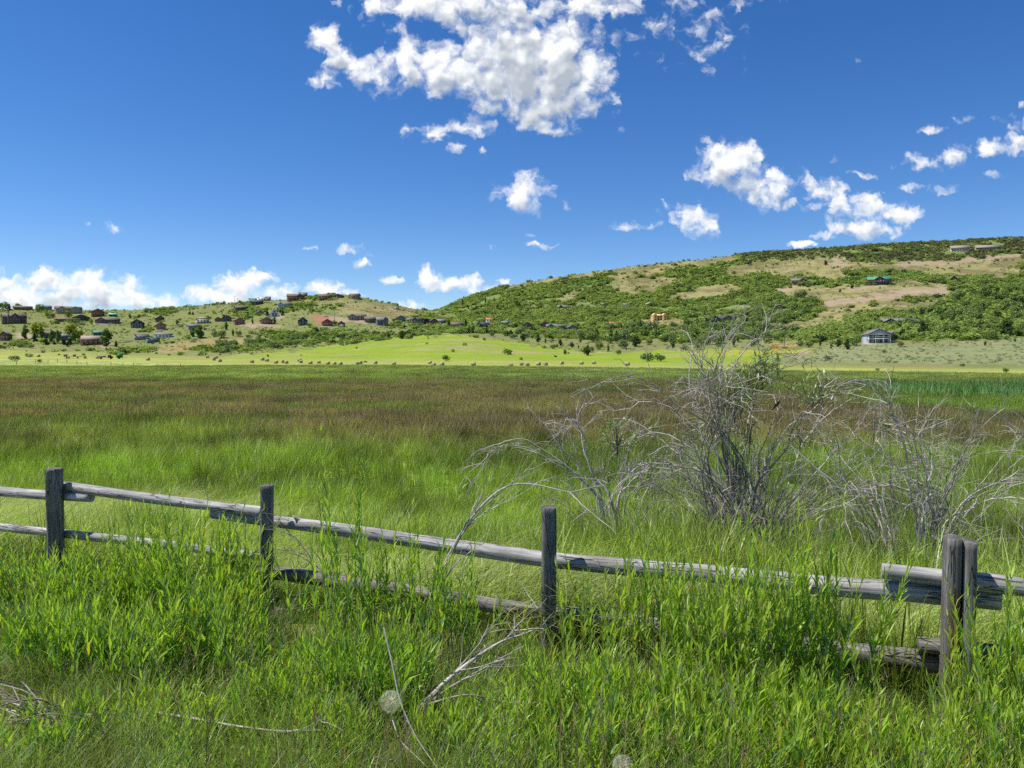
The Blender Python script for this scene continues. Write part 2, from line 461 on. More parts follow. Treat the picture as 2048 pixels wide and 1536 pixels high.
SKY_ZONES = [(560, 905, -300, 235), (905, 1250, -300, 235), (780, 1250, 235, 345), (-900, 350, 440, 690), (350, 780, 440, 690), (780, 1250, 440, 690), (930, 1250, 345, 440), (1250, 1800, -300, 208), (1250, 1600, 208, 540), (1600, 1830, 208, 540), (1830, 2700, 208, 540)]
w = bpy.data.worlds.new('World'); scene.world = w; w.use_nodes = True
def build_world():
    t = NT(w.node_tree)
    sky = t.n('ShaderNodeTexSky', sky_type='NISHITA', sun_disc=False, sun_elevation=SUN_EL, sun_rotation=SUN_AZ)
    sky.altitude = 2000; sky.air_density = 1.0; sky.dust_density = 0.35; sky.ozone_density = 3.0
    gen = t.n('ShaderNodeTexCoord').outputs['Generated']
    sx = t.n('ShaderNodeSeparateXYZ', {0: gen})
    yy = t.math('MAXIMUM', sx.outputs[1], 0.05)
    gx = t.math('DIVIDE', sx.outputs[0], yy); gz = t.math('DIVIDE', sx.outputs[2], yy)
    p = t.n('ShaderNodeCombineXYZ', {0: gx, 1: gz, 2: 0.0}).outputs[0]
    front = t.math('GREATER_THAN', sx.outputs[1], 0.15)
    hs = t.n('ShaderNodeHueSaturation', {'Hue': 0.508, 'Saturation': SKY_SAT, 'Value': 1.0, 'Color': sky.outputs[0]})
    out = t.n('ShaderNodeBackground', {'Color': hs.outputs[0], 'Strength': SKY_STR}).outputs[0]
    for i, (x0, x1, y0, y1) in enumerate(SKY_ZONES):
        cl = [c for c in CL if c[0] + c[2] * 1.3 + 60 > x0 and c[0] - c[2] * 1.3 - 60 < x1 and c[1] + c[3] * 1.3 + 60 > y0 and c[1] - c[3] * 1.3 - 60 < y1]
        cg = cloud_group('cloud_density_%d' % i, cl)
        big = [c for c in cl if c[4] > 0.68] or cl[:1]
        cs = cloud_group('cloud_thickness_%d' % i, big, False)
        def dens(off):
            g = t.n('ShaderNodeGroup'); g.node_tree = cs if off else cg
            t.set(g, 0, t.vm('ADD', p, off) if off else p)
            return g.outputs[0]
        d0 = dens(None); c0 = dens((0, 0.0005, 0)); d1 = dens((-0.0035, 0.008, 0)); d2 = dens((-0.010, 0.036, 0))
        alpha = t.mapr(d0, -0.14, 0.92, 0, 1, True)
        thick = t.math('ADD', t.math('MULTIPLY', t.mapr(d1, 0.1, 1.3, 0, 1, True), 0.35), t.math('MULTIPLY', t.mapr(d2, 0.0, 1.0, 0, 1, True), 0.65))
        relief_shade = t.math('MULTIPLY', t.math('SUBTRACT', d1, c0), 1.1)
        sh = t.math('ADD', t.math('MULTIPLY', thick, 1.02), t.math('MULTIPLY', relief_shade, 0.42), clamp=True)
        ccol = t.ramp(sh, [(0.0, (1.0, 1.0, 1.0)), (0.25, (0.93, 0.945, 0.96)), (0.55, (0.70, 0.74, 0.79)), (1.0, (0.44, 0.49, 0.57))])  # sunlit tops and shaded undersides are painted into the cloud colour
        bs = t.n('ShaderNodeBackground', {'Color': hs.outputs[0], 'Strength': SKY_STR})
        bc = t.n('ShaderNodeBackground', {'Color': ccol, 'Strength': CLOUD_STR})
        mx = t.n('ShaderNodeMixShader', {0: alpha, 1: bs.outputs[0], 2: bc.outputs[0]})
        def cmp(v, op, px_): return t.math(op, v, px_)
        z = t.math('MULTIPLY', t.math('MULTIPLY', t.math('GREATER_THAN', gx, (x0 - 1024) / F), t.math('LESS_THAN', gx, (x1 - 1024) / F)),
                   t.math('MULTIPLY', t.math('LESS_THAN', gz, (713 - y0) / F), t.math('GREATER_THAN', gz, (713 - y1) / F)))
        z = t.math('MULTIPLY', z, front)
        out = t.n('ShaderNodeMixShader', {0: z, 1: out, 2: mx.outputs[0]}).outputs[0]
    t.n('ShaderNodeOutputWorld', {'Surface': out})
build_world()
w.cycles.sampling_method = 'NONE'
# ------------------------------------------------------------------ where things grow (regions of the valley, traced once and laid on the terrain)
TAN = [
 [(1225,578),(1250,560),(1340,553),(1368,563),(1310,582),(1262,590)],
 [(1340,604),(1360,585),(1405,571),(1470,566),(1492,576),(1450,591),(1400,600)],
 [(1110,600),(1140,580),(1166,573),(1172,582),(1135,603)],
 [(1060,613),(1075,605),(1095,606),(1085,616)],
 [(1440,540),(1520,522),(1640,514),(1700,522),(1860,532),(2050,508),(2050,548),(1900,556),(1790,543),(1700,540),(1690,562),(1580,556),(1540,548),(1470,552)],
 [(1535,588),(1600,572),(1660,574),(1720,570),(1800,560),(1900,568),(1905,592),(1790,602),(1720,612),(1650,612),(1600,596)],
 [(1600,655),(1640,625),(1655,602),(1760,598),(1800,606),(1860,600),(1905,592),(1880,620),(1780,622),(1720,630),(1680,645),(1640,652)],
 [(1500,655),(1600,640),(1640,652),(1620,662),(1530,664)],
 [(1000,572),(1105,549),(1250,530),(1400,514),(1470,505),(1470,520),(1400,528),(1250,545),(1110,562),(1010,582)],
 [(1210,556),(1260,540),(1330,536),(1330,548),(1240,562)],
 [(1270,640),(1330,632),(1370,642),(1400,655),(1300,656)],
]
GREENBELT = [   # scrub belts on the mostly grassy left ridge
 ([(555,625),(560,612),(600,596),(660,588),(680,600),(690,612),(640,622)], 0.95),
 ([(475,635),(470,612),(520,605),(530,625),(500,640)], 0.8),
 ([(275,626),(290,612),(350,610),(356,622),(320,630)], 0.95),
 ([(360,700),(400,688),(450,686),(520,680),(600,672),(640,674),(600,685),(520,700),(440,706)], 0.9),
 ([(490,672),(540,660),(640,655),(760,668),(860,662),(950,655),(950,680),(850,676),(740,682),(690,690),(600,690),(560,676)], 0.75),
 ([(210,708),(260,698),(330,700),(330,708)], 0.6),
 ([(185,672),(230,655),(300,660),(390,668),(410,680),(350,676),(300,668)], 0.4),
 ([(780,655),(800,640),(860,626),(900,640),(960,648),(960,660),(860,660)], 0.6),
 ([(15,695),(20,682),(65,685),(66,696)], 0.7),
]
HAYHILL = [(520,706),(600,700),(700,688),(800,676),(900,668),(980,680),(1060,690),(1130,700),(1240,706),(1330,700),(1420,698),(1520,702),(1560,712),(1560,740),(380,740),(380,722)]
SAGE = [(1560,716),(1660,698),(1720,690),(1800,690),(1950,680),(2100,672),(2300,672),(2300,728),(1900,728),(1700,724),(1600,728)]
DIRT = [
 [(618,634),(650,629),(660,642),(630,650)],
 [(640,632),(700,634),(745,643),(735,648),(690,644),(650,640)],
 [(1645,600),(1700,598),(1730,594),(1745,602),(1700,606),(1672,614),(1650,610)],
 [(1745,586),(1800,580),(1850,574),(1895,578),(1893,588),(1840,590),(1790,598),(1745,598)],
 [(1800,525),(1900,520),(2000,512),(2060,505),(2060,510),(2000,518),(1900,528),(1810,534)],
 [(1640,530),(1700,526),(1740,528),(1700,532)],
 [(1545,582),(1590,570),(1600,573),(1556,588)],
 [(1700,577),(1760,568),(1800,562),(1792,568),(1750,575),(1705,582)],
 [(1280,652),(1310,642),(1316,648),(1296,656)],
 [(1660,521),(1676,513),(1688,520),(1676,528)],
 [(860,655),(890,650),(890,656),(865,660)],
 [(470,642),(545,650),(560,655),(480,652)],
 [(1720,688),(1738,682),(1742,690),(1722,693)],
 [(1585,710),(1608,702),(1614,705),(1592,713)],
 [(1740,635),(1790,630),(1790,640),(1745,645)],
 [(535,628),(580,632),(560,640),(540,636)],
 [(190,686),(220,684),(240,692),(200,696)],
 [(25,670),(65,668),(66,674),(30,675)],
]
YELLOW = [[(1400,712),(1470,702),(1560,698),(1560,706),(1470,712)], [(1540,704),(1600,699),(1640,696),(1600,706)]]
GOLD = [[(320,690),(420,678),(520,680),(500,690),(400,698),(340,700)], [(260,705),(330,697),(400,700),(360,706)]]
KNOLL = [(560,603),(640,600),(700,600),(780,612),(860,624),(760,640),(700,632),(660,620),(690,612)]

def ragged(px, py):
    q = px / 13.0; r = py / 6.0
    return px + (fbm(q, r, 201) - .5) * 46, py + (fbm(q + 31, r, 203) - .5) * 15

def scrub_density(px, py):
    px, py = ragged(px, py)
    d = np.zeros(np.shape(px))
    right = sst(870, 930, px)
    hill = right * sst(690, 672, py + np.clip((1300 - px) / 400, 0, 1) * 18 * (px < 1300)) 
    d = np.where(right > 0, 0.95 * hill, 0.0)
    d = np.maximum(d, (1 - right) * 0.10 * sst(715, 700, py))
    for poly, v in GREENBELT: d = np.where(inpoly(px, py, poly), np.maximum(d, v), d)
    for poly in TAN: d = np.where(inpoly(px, py, poly), 0.07, d)
    d = np.where(inpoly(px, py, KNOLL), 0.02, d)
    d = np.where(inpoly(px, py, HAYHILL), 0.002, d)
    d = np.where(inpoly(px, py, SAGE), 0.0, d)
    for poly in DIRT + GOLD: d = np.where(inpoly(px, py, poly), 0.0, d)
    return d

def hay_line(x): return 214 - 0.68 * x            # near edge of the mown strip
def shade_line(x): return 204 - 0.68 * x          # edge of the overhead cloud's shadow

def meadow_colour(x, y):
    """base colour of the wet meadow: sedge greens with reddish brown seed-head drifts"""
    px, py = project(x, y, np.full(np.shape(x), -1.9))
    n = fbm(x / 24 + 3, y / 12, 21) * .6 + .4 * fbm(x / 7, y / 7, 22); n2 = fbm(x / 2.6, y / 4.0, 33); n3 = fbm(x / 30, y / 22, 51)
    g1 = np.array([0.250, 0.350, 0.045]); g2 = np.array([0.235, 0.275, 0.062]); br = np.array([0.315, 0.245, 0.115]); lt = np.array([0.32, 0.36, 0.075]); teal = np.array([0.185, 0.32, 0.085])
    d = np.hypot(x, y)
    near = sst(40, 22, y)
    k = np.clip(near * 0.85 + (n2 - .5) * 1.1 + 0.1, 0, 1)[..., None]
    c = g2 * (1 - k) + g1 * k
    brown = sst(0.42, 0.58, n * .75 + .25 * n2 + 0.04 * sst(24, 34, y)) * sst(23, 40, y) * sst(118, 92, y + x * 0.10) * (0.55 + 0.45 * sst(0.3, 0.6, n3)) * sst(0.62, 0.4, x / np.maximum(y, 1) + (n - .5) * .25 - 0.3 * sst(50, 38, y))
    brown = np.clip(brown * 1.0, 0, 0.78)
    c = c * (1 - brown[..., None]) + br * brown[..., None]
    far = sst(100, 125, y + x * 0.1)[..., None]
    c = c * (1 - far) + np.array([0.34, 0.39, 0.11]) * far
    lp = sst(0.60, 0.70, n3 + (n2 - .5) * 0.2)[..., None] * (1 - near)[..., None] * 0.6
    c = c * (1 - lp) + lt * lp
    reed = inpoly(px, py, [(1740, 772), (1840, 774), (2100, 776), (2100, 802), (1960, 800), (1830, 796), (1790, 786)])[..., None]
    c = np.where(reed, teal, c)
    bright = inpoly(px, py, [(1700, 790), (1830, 798), (2100, 806), (2100, 835), (1850, 830), (1700, 815)])[..., None]
    c = np.where(bright, g1 * 0.95, c)
    return c * (0.50 + 0.55 * sst(.28, .70, fbm(x / 1.1, y / 1.6, 77)) + .48 * sst(.32, .66, fbm(x / 4.0, y / 5, 79)))[..., None], brown

def ground_colour(x, y, z):
    px, py = project(x, y, z)
    n = fbm(x / 22, y / 22, 61); n2 = fbm(x / 6, y / 6, 71)
    cm, br = meadow_colour(x, y)
    c = cm * 0.85
    s = NX * x + NY * y
    soil = np.array([0.16, 0.125, 0.07])
    k = (sst(9, 5, s) * 0.55)[..., None]
    c = c * (1 - k) + soil * k
    # far country
    grass = np.array([0.160, 0.182, 0.056]); dry = np.array([0.212, 0.192, 0.082]); lush = np.array([0.200, 0.275, 0.024]); under = np.array([0.150, 0.200, 0.058])
    kk = sst(0.38, 0.62, n + (n2 - .5) * .5)[..., None]
    f = grass * kk + (grass * 0.55 + dry * 0.45) * (1 - kk)
    d = scrub_density(px, py)
    dd = np.clip(d, 0, 1)[..., None] * 0.8
    f = f * (1 - dd) + under * dd
    px0, py0 = px, py
    px, py = ragged(px, py)
    for poly in TAN + [KNOLL]: f = np.where(inpoly(px, py, poly)[..., None], dry * (0.86 + 0.28 * n2[..., None]) * (0.8 + 0.4 * kk) , f)
    hh = inpoly(px, py, HAYHILL)[..., None]
    st = (fbm(x / 50 + y / 300, y / 20 - x / 110, 91) * .65 + .35 * fbm(x / 14, y / 9, 93))[..., None]
    f = np.where(hh, lush * sst(0.33, 0.50, st) + np.array([0.265, 0.26, 0.09]) * (1 - sst(0.33, 0.50, st)), f)
    f = np.where(inpoly(px, py, SAGE)[..., None], np.array([0.195, 0.215, 0.095]) * (0.85 + .3 * n2[..., None]), f)
    for poly in GOLD: f = np.where(inpoly(px, py, poly)[..., None], np.array([0.27, 0.215, 0.085]), f)
    for poly in YELLOW: f = np.where(inpoly(px, py, poly)[..., None], np.array([0.27, 0.29, 0.035]), f)
    for poly in DIRT: f = np.where(inpoly(px, py, poly)[..., None], np.array([0.305, 0.235, 0.155]) * (0.85 + .3 * n2[..., None]), f)
    f = np.where(inpoly(px, py, DIRT[0])[..., None], np.array([0.29, 0.145, 0.09]), f)
    # mown hay strip
    px, py = px0, py0
    hl = hay_line(x) 
    hs = (sst(-4, 6, y - hl) * sst(735, 725, np.where(py > 713, 0, 800)))
    hay = np.array([0.275, 0.300, 0.072]) * (0.72 + 0.56 * fbm(x / 40, y / 7, 17)[..., None])
    far = sst(0, 25, y - hl)[..., None]
    zone = (sst(-3, 5, y - hl) * (1 - sst(40, 130, y - hl)))[..., None]
    f = f * (1 - zone) + hay * zone
    k = sst(-3, 3, y - hl)[..., None]
    k = np.where((y < 30)[..., None], 0, k)
    return np.clip(c * (1 - k) + f * k, 0, 1)

def build_ground():
    a1 = np.arange(-50, 50.001, 0.2)
    a2 = np.concatenate([np.arange(53, 180, 6.0), np.arange(-179, -51, 6.0)])
    ang = np.radians(np.concatenate([a1, a2]))
    r = np.concatenate([np.geomspace(0.5, 240, 120), np.arange(243, 760, 3.5), np.geomspace(765, 1250, 110), np.geomspace(1290, 3000, 16)])
    A, RR = np.meshgrid(ang, r, indexing='ij')
    X = np.sin(A) * RR; Y = np.cos(A) * RR
    Z = height(X.ravel(), Y.ravel()).reshape(X.shape)
    V = np.stack([X, Y, Z], -1).reshape(-1, 3)
    na, nr = len(ang), len(r)
    i = np.arange(na)[:, None]; j = np.arange(nr - 1)[None, :]; i2 = (i + 1) % na
    Q = np.stack([i * nr + j, i2 * nr + j, i2 * nr + j + 1, i * nr + j + 1], -1).reshape(-1, 4)
    V = np.concatenate([V, [[0, 0, float(height(np.array([0.]), np.array([0.01]))[0])]]])
    k = np.arange(na); T = np.stack([k, np.full(na, na * nr), (k + 1) % na], 1)
    T = np.stack([k * nr, np.full(na, na * nr), ((k + 1) % na) * nr], 1)
    col = ground_colour(V[:, 0], V[:, 1], V[:, 2])
    me = make_mesh('ground', V, [Q[:, ::-1], T], [ground_mat()], None, {'gcol': ('FLOAT_COLOR', col)}, True)
    o = link('ground', me)
    tag(o, 'grassy valley floor rising to scrub covered hills', 'ground', kind='structure')
build_ground()

# ------------------------------------------------------------------ scattering of what nobody could count
def scatter(name, P, rot, scl, pick, protos, tint, tip=None, label=None, cat=None):
    c = bpy.data.collections.new(name + '_kinds')
    for i, (me) in enumerate(protos):
        o = bpy.data.objects.new('%s_kind_%02d' % (name, i), me); c.objects.link(o)
    me = bpy.data.meshes.new(name)
    n = len(P)
    me.vertices.add(n); me.vertices.foreach_set('co', np.asarray(P, np.float32).ravel())
    def at_(k, typ, a, f):
        x = me.attributes.new(k, typ, 'POINT'); x.data.foreach_set(f, np.asarray(a).ravel())
    at_('rotv', 'FLOAT_VECTOR', np.asarray(rot, np.float32), 'vector')
    at_('sclv', 'FLOAT_VECTOR', np.asarray(scl, np.float32), 'vector')
    at_('pick', 'INT', np.asarray(pick, np.int32), 'value')
    at_('tint', 'FLOAT_VECTOR', np.asarray(tint, np.float32), 'vector')
    at_('tip', 'FLOAT_VECTOR', np.asarray(tint if tip is None else tip, np.float32), 'vector')
    o = link(name, me)
    ng = bpy.data.node_groups.new(name, 'GeometryNodeTree')
    ng.interface.new_socket('Geometry', in_out='INPUT', socket_type='NodeSocketGeometry')
    ng.interface.new_socket('Geometry', in_out='OUTPUT', socket_type='NodeSocketGeometry')
    N = ng.nodes; L = ng.links
    gi = N.new('NodeGroupInput'); go = N.new('NodeGroupOutput')
    ci = N.new('GeometryNodeCollectionInfo'); ci.inputs['Collection'].default_value = c
    ci.inputs['Separate Children'].default_value = True; ci.inputs['Reset Children'].default_value = True
    ip = N.new('GeometryNodeInstanceOnPoints')
    L.new(gi.outputs[0], ip.inputs['Points']); L.new(ci.outputs[0], ip.inputs['Instance']); ip.inputs['Pick Instance'].default_value = True
    for k, typ, sock in (('rotv', 'FLOAT_VECTOR', 'Rotation'), ('sclv', 'FLOAT_VECTOR', 'Scale'), ('pick', 'INT', 'Instance Index')):
        a = N.new('GeometryNodeInputNamedAttribute'); a.data_type = typ; a.inputs['Name'].default_value = k
        s = [q for q in a.outputs if q.enabled and q.name == 'Attribute'][0]
        L.new(s, ip.inputs[sock])
    L.new(ip.outputs[0], go.inputs[0])
    md = o.modifiers.new('scatter', 'NODES'); md.node_group = ng
    tag(o, label, cat, kind='stuff')
    return o

def blades(n, h, spread, bend, width, segs=3, hv=0.35, lean=None, droop=0.0):
    """a clump of n grass blades as strips; attribute t runs 0..1 along each blade"""
    a = rng.uniform(0, 2 * math.pi, n); r = np.sqrt(rng.random(n)) * spread
    B = np.stack([np.cos(a) * r, np.sin(a) * r, np.full(n, -0.03)], 1)
    az = rng.uniform(0, 2 * math.pi, n)
    D = np.stack([np.cos(az), np.sin(az), np.zeros(n)], 1)
    if lean is not None: D = D * 0.5 + np.array(lean)
    H = h * (1 - hv * rng.random(n)); bd = bend * rng.uniform(0.2, 1.3, n)
    S = np.stack([-np.sin(az + rng.normal(0, .5, n)), np.cos(az), np.zeros(n)], 1); S /= np.linalg.norm(S, axis=1)[:, None]
    W = width * rng.uniform(0.6, 1.3, n)
    Vs = []; ts = []
    for k in range(segs + 1):
        t = k / segs
        c = B + D * (H * bd * t ** 1.8)[:, None] + np.array([0, 0, 1.]) * (H * (t - (0.35 * bd + droop) * t ** 2.4))[:, None]
        wv = W * (1 - t ** 1.6 * 0.92) * 0.5
        Vs += [c - S * wv[:, None], c + S * wv[:, None]]; ts += [np.full(n, t)] * 2
    V = np.stack(Vs, 1).reshape(-1, 3); T = np.stack(ts, 1).ravel()
    m = 2 * (segs + 1)
    b = np.arange(n)[:, None] * m; k = np.arange(segs)[None, :] * 2
    Q = np.stack([b + k, b + k + 1, b + k + 3, b + k + 2], -1).reshape(-1, 4)
    return V, Q, T

def blade_mesh(name, mat, *parts):
    A = Acc()
    for (V, Q, T) in parts: A.add(V, Q, t=T[:, None])
    return A.mesh(name, [mat], types={'t': 'FLOAT'})

M_GRASS = leafy('meadow_grass', attr='tint', inst=True, tip=True, trans=0.48, gloss=0.03, var=0.4)

def wedge_points(y0, y1, n, uw=0.84):
    """points over the strip of ground between two distances, with some margin on either side"""
    y = np.sqrt(rng.uniform(y0 ** 2, y1 ** 2, n))
    x = rng.uniform(-1, 1, n) * (uw * y + 1.5)
    return x, y

def build_meadow():
    protos = [blade_mesh('sedge_a', M_GRASS, blades(30, 0.80, 0.18, 0.34, 0.0105)),
              blade_mesh('sedge_b', M_GRASS, blades(28, 0.92, 0.15, 0.48, 0.0115)),
              blade_mesh('sedge_c', M_GRASS, blades(30, 0.62, 0.24, 0.28, 0.0095)),
              blade_mesh('lodged_a', M_GRASS, blades(50, 0.95, 0.22, 0.95, 0.0075, 4, 0.35, (0.9, -0.2, 0), 0.28)),
              blade_mesh('lodged_b', M_GRASS, blades(46, 0.85, 0.26, 1.05, 0.0075, 4, 0.35, (0.8, 0.5, 0), 0.32)),
              blade_mesh('tuft_a', M_GRASS, blades(60, 0.66, 0.12, 0.75, 0.008, 4)),
              # wide far clumps
              blade_mesh('far_a', M_GRASS, blades(44, 0.66, 0.55, 0.24, 0.028, 2)),
              blade_mesh('far_b', M_GRASS, blades(40, 0.76, 0.50, 0.32, 0.030, 2)),
              blade_mesh('far_c', M_GRASS, blades(70, 0.55, 1.6, 0.22, 0.05, 2)),
              blade_mesh('far_d', M_GRASS, blades(70, 0.62, 1.7, 0.28, 0.055, 2))]
    Ps = []; pk = []; sc = []; tn = []; tp = []
    def put(x, y, pick, s, tint, tip):
        z = height(x, y)
        Ps.append(np.stack([x, y, z], 1)); pk.append(pick); sc.append(s); tn.append(tint); tp.append(tip)
    # A: just behind the fence and the low meadow edge
    x, y = wedge_points(4, 17, 15000)
    s = NX * x + NY * y
    k = (s > 5.95); x, y, s = x[k], y[k], s[k]
    c, br = meadow_colour(x, y)
    lod = sst(0.5, 0.66, fbm(x / 2.3, y / 2.3, 5) + 0.22 * sst(9.5, 7, s) + 0.5 * np.exp(-(((x + 7.2) / 2.6) ** 2 + ((y - 13.5) / 2.5) ** 2)))
    islod = rng.random(len(x)) < lod
    pick = np.where(islod, rng.integers(3, 5, len(x)), np.where(rng.random(len(x)) < 0.25, 5, rng.integers(0, 3, len(x))))
    pale = np.array([0.44, 0.49, 0.17])
    c = np.where(islod[:, None], c * 0.45 + pale * 0.55, c)
    sv = rng.uniform(0.6, 1.25, len(x)) * (0.62 + 0.75 * fbm(x / 2.2, y / 2.2, 8)) * (1 + .35 * sst(-1.5, 1.5, x) * sst(13, 9, s))
    put(x, y, pick, sv, c, c * 1.12 + np.array([0.02, 0.015, 0]))
    # B
    x, y = wedge_points(16, 62, 34000)
    dens = np.clip(26 / y, 0.35, 1.0); k = rng.random(len(x)) < dens; x, y = x[k], y[k]
    c, br = meadow_colour(x, y)
    tip = c * (1 - br[:, None] * .9) + np.array([0.38, 0.28, 0.145]) * br[:, None] * .9
    tip = tip + (rng.random((len(x), 1)) < 0.12) * np.array([0.08, 0.07, 0.035])
    pick = np.where(y < 34, rng.integers(0, 3, len(x)), rng.integers(6, 8, len(x)))
    put(x, y, pick, rng.uniform(0.7, 1.25, len(x)) * (0.55 + 0.9 * fbm(x / 3.2, y / 3.2, 8)), c, tip)
    # C
    x, y = wedge_points(58, 250, 30000, 0.8)
    k = (y < hay_line(x) + 2); x, y = x[k], y[k]
    c, br = meadow_colour(x, y)
    tip = c * (1 - br[:, None] * .9) + np.array([0.38, 0.28, 0.145]) * br[:, None] * .9
    px, py = project(x, y, np.full(len(x), -1.9))
    reed = inpoly(px, py, [(1740, 772), (1840, 774), (2100, 776), (2100, 802), (1960, 800), (1830, 796), (1790, 786)])
    put(x, y, rng.integers(8, 10, len(x)), rng.uniform(0.8, 1.2, len(x)) * (0.75 + .5 * fbm(x / 12, y / 12, 8)) * np.where(reed, 1.7, 1), c, tip)
    x, y = wedge_points(58, 110, 9000, 0.8)
    c, br = meadow_colour(x, y)
    tip = c * (1 - br[:, None] * .9) + np.array([0.38, 0.28, 0.145]) * br[:, None] * .9
    put(x, y, rng.integers(6, 8, len(x)), rng.uniform(0.8, 1.2, len(x)), c, tip)
    vv = [1.0, 0.8, 0.35, 0.5]
    tn = [a * (1 + v * rng.uniform(-.28, .30, (len(a), 1))) for a, v in zip(tn, vv)]
    tp = [np.where(rng.random((len(a), 1)) < .07 * v, np.array([.50, .43, .25]), a * (1 + v * rng.uniform(-.25, .30, (len(a), 1)))) for a, v in zip(tp, vv)]
    P = np.concatenate(Ps); pick = np.concatenate(pk); s = np.concatenate(sc); n = len(P)
    rot = np.stack([rng.normal(0, .06, n), rng.normal(0, .06, n), rng.uniform(0, 6.283, n)], 1)
    lodged = (pick == 3) | (pick == 4)
    rot[lodged, 2] = rng.normal(0.2, 0.7, lodged.sum())
    S = np.stack([s, s, s * rng.uniform(0.85, 1.15, n)], 1)
    scatter('meadow_grass', P, rot, S, pick, protos, np.concatenate(tn), np.concatenate(tp), 'tall wet meadow grass with brown seed head drifts behind the fence', 'grass')
build_meadow()
# ------------------------------------------------------------------ scrub and trees of the hills
def cards(n, lobes, size, flat=0.6):
    """leaf clump faces spread through a set of lobes (x,y,z,rx,ry,rz)"""
    L = np.asarray(lobes, float)
    w = (L[:, 3] * L[:, 4] * L[:, 5]) ** (2 / 3); k = rng.choice(len(L), n, p=w / w.sum())
    u = rng.normal(0, 1, (n, 3)); u /= np.linalg.norm(u, axis=1)[:, None]
    rad = rng.uniform(0.55, 1.05, n) ** 0.5
    C = L[k, :3] + u * L[k, 3:] * rad[:, None]
    N = u + rng.normal(0, 0.55, (n, 3)) + np.array([0, 0, 0.35]); N /= np.linalg.norm(N, axis=1)[:, None]
    A = np.cross(N, rng.normal(0, 1, (n, 3))); A /= np.linalg.norm(A, axis=1)[:, None] + 1e-9
    B = np.cross(N, A)
    s = size * rng.uniform(0.6, 1.3, n)[:, None]; e = rng.uniform(0.55, 1, n)[:, None]
    V = np.stack([C - A * s, C - B * s * e, C + A * s * rng.uniform(.7, 1.2, (n, 1)), C + B * s * e], 1).reshape(-1, 3)
    Q = np.arange(4 * n).reshape(-1, 4)
    return V, Q

def lobes_round(w, n=9, z0=0.12, h=1.0):
    out = []
    for i in range(n):
        a = rng.uniform(0, 6.283); r = math.sqrt(rng.random()) * 0.33 * w
        zz = rng.uniform(0.32, 0.78) * h; q = rng.uniform(0.16, 0.26) * (1.15 - 0.4 * abs(zz - .5))
        out.append((math.cos(a) * r, math.sin(a) * r, zz, q * w * 0.9, q * w * 0.9, q))
    out.append((0, 0, 0.40, 0.44 * w, 0.44 * w, 0.36))
    return out
def lobes_cone(w, tiers=7):
    out = []
    for i in range(tiers):
        f = i / (tiers - 1); rr = w * 0.5 * (1 - f) * (0.85 + .3 * rng.random()) + 0.02
        for k in range(3 if f < 0.8 else 1):
            a = rng.uniform(0, 6.283)
            out.append((math.cos(a) * rr * .35, math.sin(a) * rr * .35, 0.1 + f * 0.84, rr * .8, rr * .8, 0.075))
    return out
def lobes_egg(w):
    out = []
    for i in range(9):
        f = i / 8; rr = w * 0.5 * math.sin(math.pi * (0.14 + 0.78 * f)) ** 0.75
        a = rng.uniform(0, 6.283)
        out.append((math.cos(a) * rr * .3, math.sin(a) * rr * .3, 0.1 + f * 0.82, rr * .8, rr * .8, 0.11))
    return out

M_SCRUB = leafy('scrub_leaves', attr='tint', inst=True, trans=0.42, gloss=0.0, var=0.38)
def tree_mat(name, c): return leafy(name, colour=c, trans=0.32, gloss=0.0, var=0.4)
M_TREE = {'oak': tree_mat('scrub_oak_leaves', (0.19, 0.265, 0.085)), 'juniper': tree_mat('juniper_needles', (0.07, 0.11, 0.04)),
          'poplar': tree_mat('poplar_leaves', (0.14, 0.21, 0.06)), 'spruce': tree_mat('spruce_needles', (0.040, 0.070, 0.042)),
          'willow': tree_mat('pale_willow_leaves', (0.20, 0.255, 0.11)), 'yellow': tree_mat('yellow_green_leaves', (0.27, 0.31, 0.035)),
          'sage': tree_mat('grey_sage_leaves', (0.17, 0.19, 0.115))}
M_BARK = plain('bark', (0.10, 0.075, 0.05), 0.9, 0.3, 6)

def crown_mesh(kind, i, n=None):
    if kind == 'oak': L, w, n0, s = lobes_round(1.15), 1.15, 420, 0.075
    elif kind == 'juniper': L, w, n0, s = lobes_egg(0.68), .68, 420, 0.060
    elif kind == 'poplar': L, w, n0, s = lobes_egg(0.44), .44, 380, 0.055
    elif kind == 'spruce': L, w, n0, s = lobes_cone(0.52), .52, 420, 0.050
    elif kind == 'willow': L, w, n0, s = lobes_round(1.7, 12), 1.7, 420, 0.085
    elif kind == 'yellow': L, w, n0, s = lobes_round(0.9), .9, 380, 0.075
    else: L, w, n0, s = lobes_round(1.9, 8), 1.9, 160, 0.12
    V, Q = cards(n or n0, L, s)
    V[:, 2] = np.maximum(V[:, 2], 0.0)
    return make_mesh('%s_crown' % kind, V, Q, [M_TREE[kind]])

